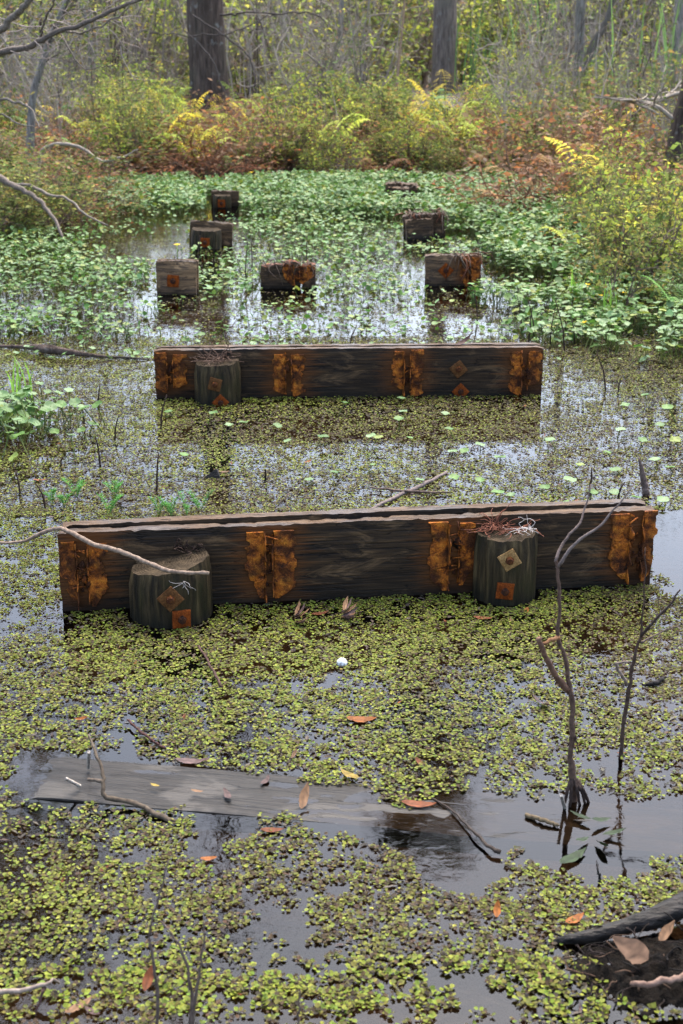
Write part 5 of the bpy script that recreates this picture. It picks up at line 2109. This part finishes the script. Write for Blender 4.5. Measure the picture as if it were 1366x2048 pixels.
PINE = [(.03, .05, .02), (.045, .065, .028), (.06, .075, .035)]
tree('cypress_tree', 'thick dark cypress trunk with flared foot, left of centre', rise(418, 22.5, [(420, 0), (420, .6), (416, 1.6), (414, 4), (412, 9), (405, 16)]), [.37, .31, .285, .265, .21, .08], 'bark', 24, LEAFB + LEAFG, 2, .10, 801, bl=(1.6, 3.4), bt=(.74, 1), crown_spread=.2, sides=22)
tree('pine_tree', 'tall grey trunk in the thicket right of centre', rise(886, 33, [(888, 0), (887, 1.5), (884, 4), (880, 10), (876, 17), (872, 21)]), [.32, .27, .25, .2, .11, .04], 'greybark', 22, PINE, 8, .16, 811, bl=(1.2, 2.2), bt=(.78, 1), crown_spread=.22, sides=18)
o = tree('forked_tree', 'pale lichen-spotted forked tree at the right of the thicket', rise(1155, 21, [(1150, 0), (1150, .6), (1156, 1.0), (1152, 1.6), (1150, 2.6), (1146, 5), (1150, 8)]), [.12, .10, .085, .07, .062, .05, .01], 'palebark', 10, LEAFG, 3, .07, 821, bl=(.8, 1.8), bt=(.66, 1))
pts = rise(1155, 21, [(1153, .82), (1166, 1.1), (1185, 1.45), (1203, 1.75), (1225, 2.3), (1250, 3.4)])
stick('fork', [q - o.location for q in pts], [.075, .066, .058, .05, .04, .02], (.19, .17, .14), None, parent=o, n=20, jit=.008)
o = tree('leaning_tree', 'slender pale leaning tree at the left of the bank', rise(60, 15.5, [(45, -.05), (56, .5), (66, .9), (85, 1.2), (112, 1.55), (150, 1.95), (185, 2.4), (230, 3.4)]), [.05, .046, .042, .04, .037, .034, .028, .012], 'palebark', 6, LEAFG, 3, .06, 831, bl=(.4, .8), bt=(.3, 1), sides=9, bcol=(.11, .09, .07))
tree('edge_tree', 'pale mottled trunk cut by the right edge of the picture', rise(1352, 20, [(1356, 0), (1352, .8), (1346, 1.5), (1345, 3), (1350, 6)]), [.11, .085, .075, .065, .02], 'palebark', 8, LEAFG, 3, .07, 841, bl=(.8, 1.6), bt=(.7, 1), sides=10)
tree('edge_tree', 'broad grey trunk base at the right edge above the ferns', rise(1360, 14, [(1364, -.05), (1362, .3), (1366, .7), (1385, 1.4), (1400, 3)]), [.15, .12, .10, .08, .04], 'bark', 4, LEAFG, 2, .07, 846, bl=(.5, 1), bt=(.5, 1), sides=12)
# tree standing just outside the left edge whose limbs reach in
o = tree('overhanging_tree', 'grey bare-limbed tree reaching in from the upper left', [Vector((-3.3, 9.6, -.1)), Vector((-3.25, 9.5, 1.2)), Vector((-3.05, 9.4, 2.6)), Vector((-2.9, 9.3, 4.0)), Vector((-2.6, 9.3, 6.2))], [.16, .13, .11, .09, .03], 'palebark', 20, LEAFG, 7, .075, 851, bl=(1.2, 2.4), bt=(.62, 1), sides=12, crown_spread=.12)
ol = o.location
for pts, rad in [([(-150, 150), (0, 106), (60, 92), (95, 72), (170, 46), (222, 22), (300, -10), (380, -60)], [.04, .034, .03, .026, .022, .018, .012]),
                 ([(-150, 120), (-40, 72), (0, 60), (30, 32), (50, 12), (80, -30)], [.045, .04, .036, .032, .025]),
                 ([(80, 80), (90, 40), (110, 0), (130, -40)], [.012, .011, .010, .008]),
                 ([(100, 66), (140, 64), (170, 64), (230, 36), (270, 2)], [.012, .011, .009, .006]),
                 ([(-60, 205), (0, 199), (40, 206), (62, 218), (80, 255)], [.016, .014, .011, .006]),
                 ([(-60, 215), (0, 226), (30, 245), (60, 252), (90, 250)], [.010, .009, .007, .003]),
                 ([(150, 54), (118, 80), (110, 92)], [.005, .004, .002]),
                 ([(105, 48), (125, 70), (130, 84), (165, 135), (205, 133), (240, 126)], [.009, .008, .006, .003]),
                 ([(90, 70), (100, 120), (98, 150), (105, 170)], [.004, .0035, .002])]:
    dd = np.linspace(9.3, 8.9, len(pts))
    stick('branch', [D(px, py, z_) - ol for (px, py), z_ in zip(pts, dd)], [q * .66 for q in rad], random.choice([(.26, .22, .18), (.19, .155, .13)]), None, parent=o, n=30, jit=.004)
e, tips = NB(), []
rg = np.random.default_rng(88)
for i in range(26):
    q = D(rg.uniform(-20, 250), rg.uniform(-20, 120), rg.uniform(8.9, 9.6)) - ol
    grow(e, tuple(q), (rg.normal(0, 1), rg.normal(0, .6), rg.normal(-.3, .6)), rg.uniform(.15, .4), .004, 1, rg, (.17, .14, .125), tips, .5, -.2)
tag(e.build('twigs', M['twig'], o), kind='stuff')
# curved pale branch low at the left
o = stick('curved_branch', [D(72, 385, 13.2), D(76, 340, 13.2), D(84, 305, 13.2), D(108, 289, 13.1), D(150, 292, 13.0), D(178, 306, 13.0), D(205, 322, 12.9), D(250, 312, 12.9), D(275, 298, 12.8)], [.02, .021, .02, .018, .016, .013, .010, .006], (.36, .31, .25), 'pale curved branch arching over the left bank', 'branch', n=44, jit=.003)
o = stick('fallen_branch', [D(-80, 310, 11.6), D(0, 356, 11.5), D(40, 378, 11.4), D(80, 402, 11.3), D(110, 440, 11.2), D(125, 478, 11.1)], [.03, .028, .022, .016, .010], (.22, .18, .15), 'grey dead branch sloping down to the water at the left', 'branch', n=30, jit=.005)
o = stick('fallen_branch', [D(20, 368, 11.5), D(60, 372, 11.4), D(100, 390, 11.3), D(140, 400, 11.2), D(165, 425, 11.1), D(215, 452, 11.0)], [.014, .013, .011, .009, .006], (.26, .22, .18), 'thin grey branch above the leafy shrub at the left water edge', 'branch', n=26, jit=.004)
stick('arching_branch', [D(690, 280, 17.5), D(715, 288, 17.4), D(740, 302, 17.3), D(768, 325, 17.2)], [.02, .018, .014, .008], (.45, .38, .28), 'pale dead branch arching out of the bank right of centre', 'branch', n=14)
stick('arching_branch', [D(960, 383, 15.6), D(1000, 377, 15.5), D(1030, 380, 15.5), D(1055, 388, 15.4)], [.012, .012, .010, .006], (.46, .38, .31), 'pale dead stick lying on the pennywort below the bank', 'branch', n=14)
stick('bare_pole', [D(792, 192, 20), D(798, 120, 20), D(806, 40, 20), D(812, -40, 20)], [.022, .02, .018, .014], (.33, .23, .15), 'thin straight tan pole leaning in front of the thicket', 'branch', n=10)
# thin dark branches before the cypress
cy = D(520, 200, 19.5)
dk = empty('drooping_branch', cy)
for pts, rad in [([(385, 30), (420, 55), (450, 70), (485, 100), (498, 115), (512, 160), (505, 190), (500, 222)], [.010, .012, .012, .012, .01, .008]),
                 ([(440, 30), (470, 28), (500, 24), (550, 28), (600, 24), (640, 34), (665, 70)], [.016, .014, .012, .010, .007]),
                 ([(300, 66), (360, 70), (420, 70), (450, 72)], [.008, .009, .010]),
                 ([(450, 70), (500, 52), (545, 30), (548, 46), (500, 64)], [.007, .007, .005]),
                 ([(340, 10), (370, 60), (420, 110), (440, 160), (460, 205), (482, 236)], [.006, .009, .011, .011, .010])]:
    stick('limb', [D(px, py, 19.5) - cy for px, py in pts], rad, (.10, .08, .07), None, parent=dk, n=26, jit=.01)
tag(dk, 'thin dark drooping branches crossing in front of the cypress trunk', 'branch')

# slender trees in the thicket
YT = []
for v_ in range(5):
    hgt_ = [7, 9, 6, 10, 8][v_]
    pts = [Vector((R.normal(0, .10) * i, R.normal(0, .10) * i, hgt_ * i / 5)) for i in range(6)]
    t_ = tree('slender_tree', 'slender grey tree standing in the thicket', pts, [.07, .06, .05, .04, .025, .008], 'palebark' if v_ % 2 else 'bark', 16, LEAFG + LEAFY + LEAFB, 1, .09, 900 + v_, group='slender trees in the thicket', bl=(.9, 1.9), bt=(.12, 1), sides=7, crown_spread=.18, dep=2)
    YT.append(t_)
first = True
spots = [(random.uniform(-150, 1516), random.uniform(23, 46)) for _ in range(52)]
spots = [q for q in spots if not ((abs(q[0] - 418) < 170 and q[1] < 31) or (abs(q[0] - 886) < 190 and q[1] < 34))]
for j, (px, dep) in enumerate(spots):
    t_ = YT[j] if j < 5 else copy_tree(YT[j % 5])
    p = D(px, 150, dep)
    t_.location = gz(p)
    zn = zone(p.x, p.y)
    tag(t_, 'slender grey tree ' + zn, 'tree', 'slender trees ' + zn)
    t_.rotation_euler = (random.gauss(0, .06), random.gauss(0, .06), random.uniform(0, 6.28))
    s = random.uniform(.5, .9)
    t_.scale = (s, s, s)

# the far wood, one mass of twigs, stems and leaves
rg = np.random.default_rng(77)
nb = NB()
tips = []
for i in range(200):
    x_, y_ = rg.uniform(-34, 34), rg.uniform(44, 66)
    hgt_ = rg.uniform(3, 7)
    P = np.array([(x_ + rg.normal(0, .25) * k, y_, -.1 + hgt_ * k / 5) for k in range(6)])
    nb.tube(P, np.linspace(rg.uniform(.05, .14), .02, 6), np.array(GREYT) * rg.uniform(.5, 1.6), 5, False)
    for k in range(10):
        q = P[1 + k % 5]
        grow(nb, q, (rg.normal(0, 1), rg.normal(0, .6), rg.uniform(-.1, .8)), rg.uniform(.8, 2.2), .02, 1, rg, GREYT, tips, .45, .05, (3, 4), 3)
tips = np.array(tips)
k = rg.random(len(tips)) < .9
V, T, C_ = leaves_at(tips[k], 2, .3, .20, LEAFG + LEAFY + LEAFB + [(.2, .19, .16)], rg)
n0 = 30000
low = np.stack([rg.uniform(-30, 30, n0), rg.uniform(40, 62, n0), rg.uniform(0, 1, n0) ** 1.6 * 4.2], 1)
V2, T2, C2 = leaves_at(low, 1, .1, .30, LEAFG + LEAFB + [(.10, .085, .05), (.06, .065, .03), (.20, .17, .12)], rg)
nb2 = NB()
nb.add(V, T, C_)
nb.add(V2, T2, C2)
tag(nb.build('far_wood', M['foliage']), 'dim grey-green mass of the wood behind the thicket', 'wood', kind='stuff')
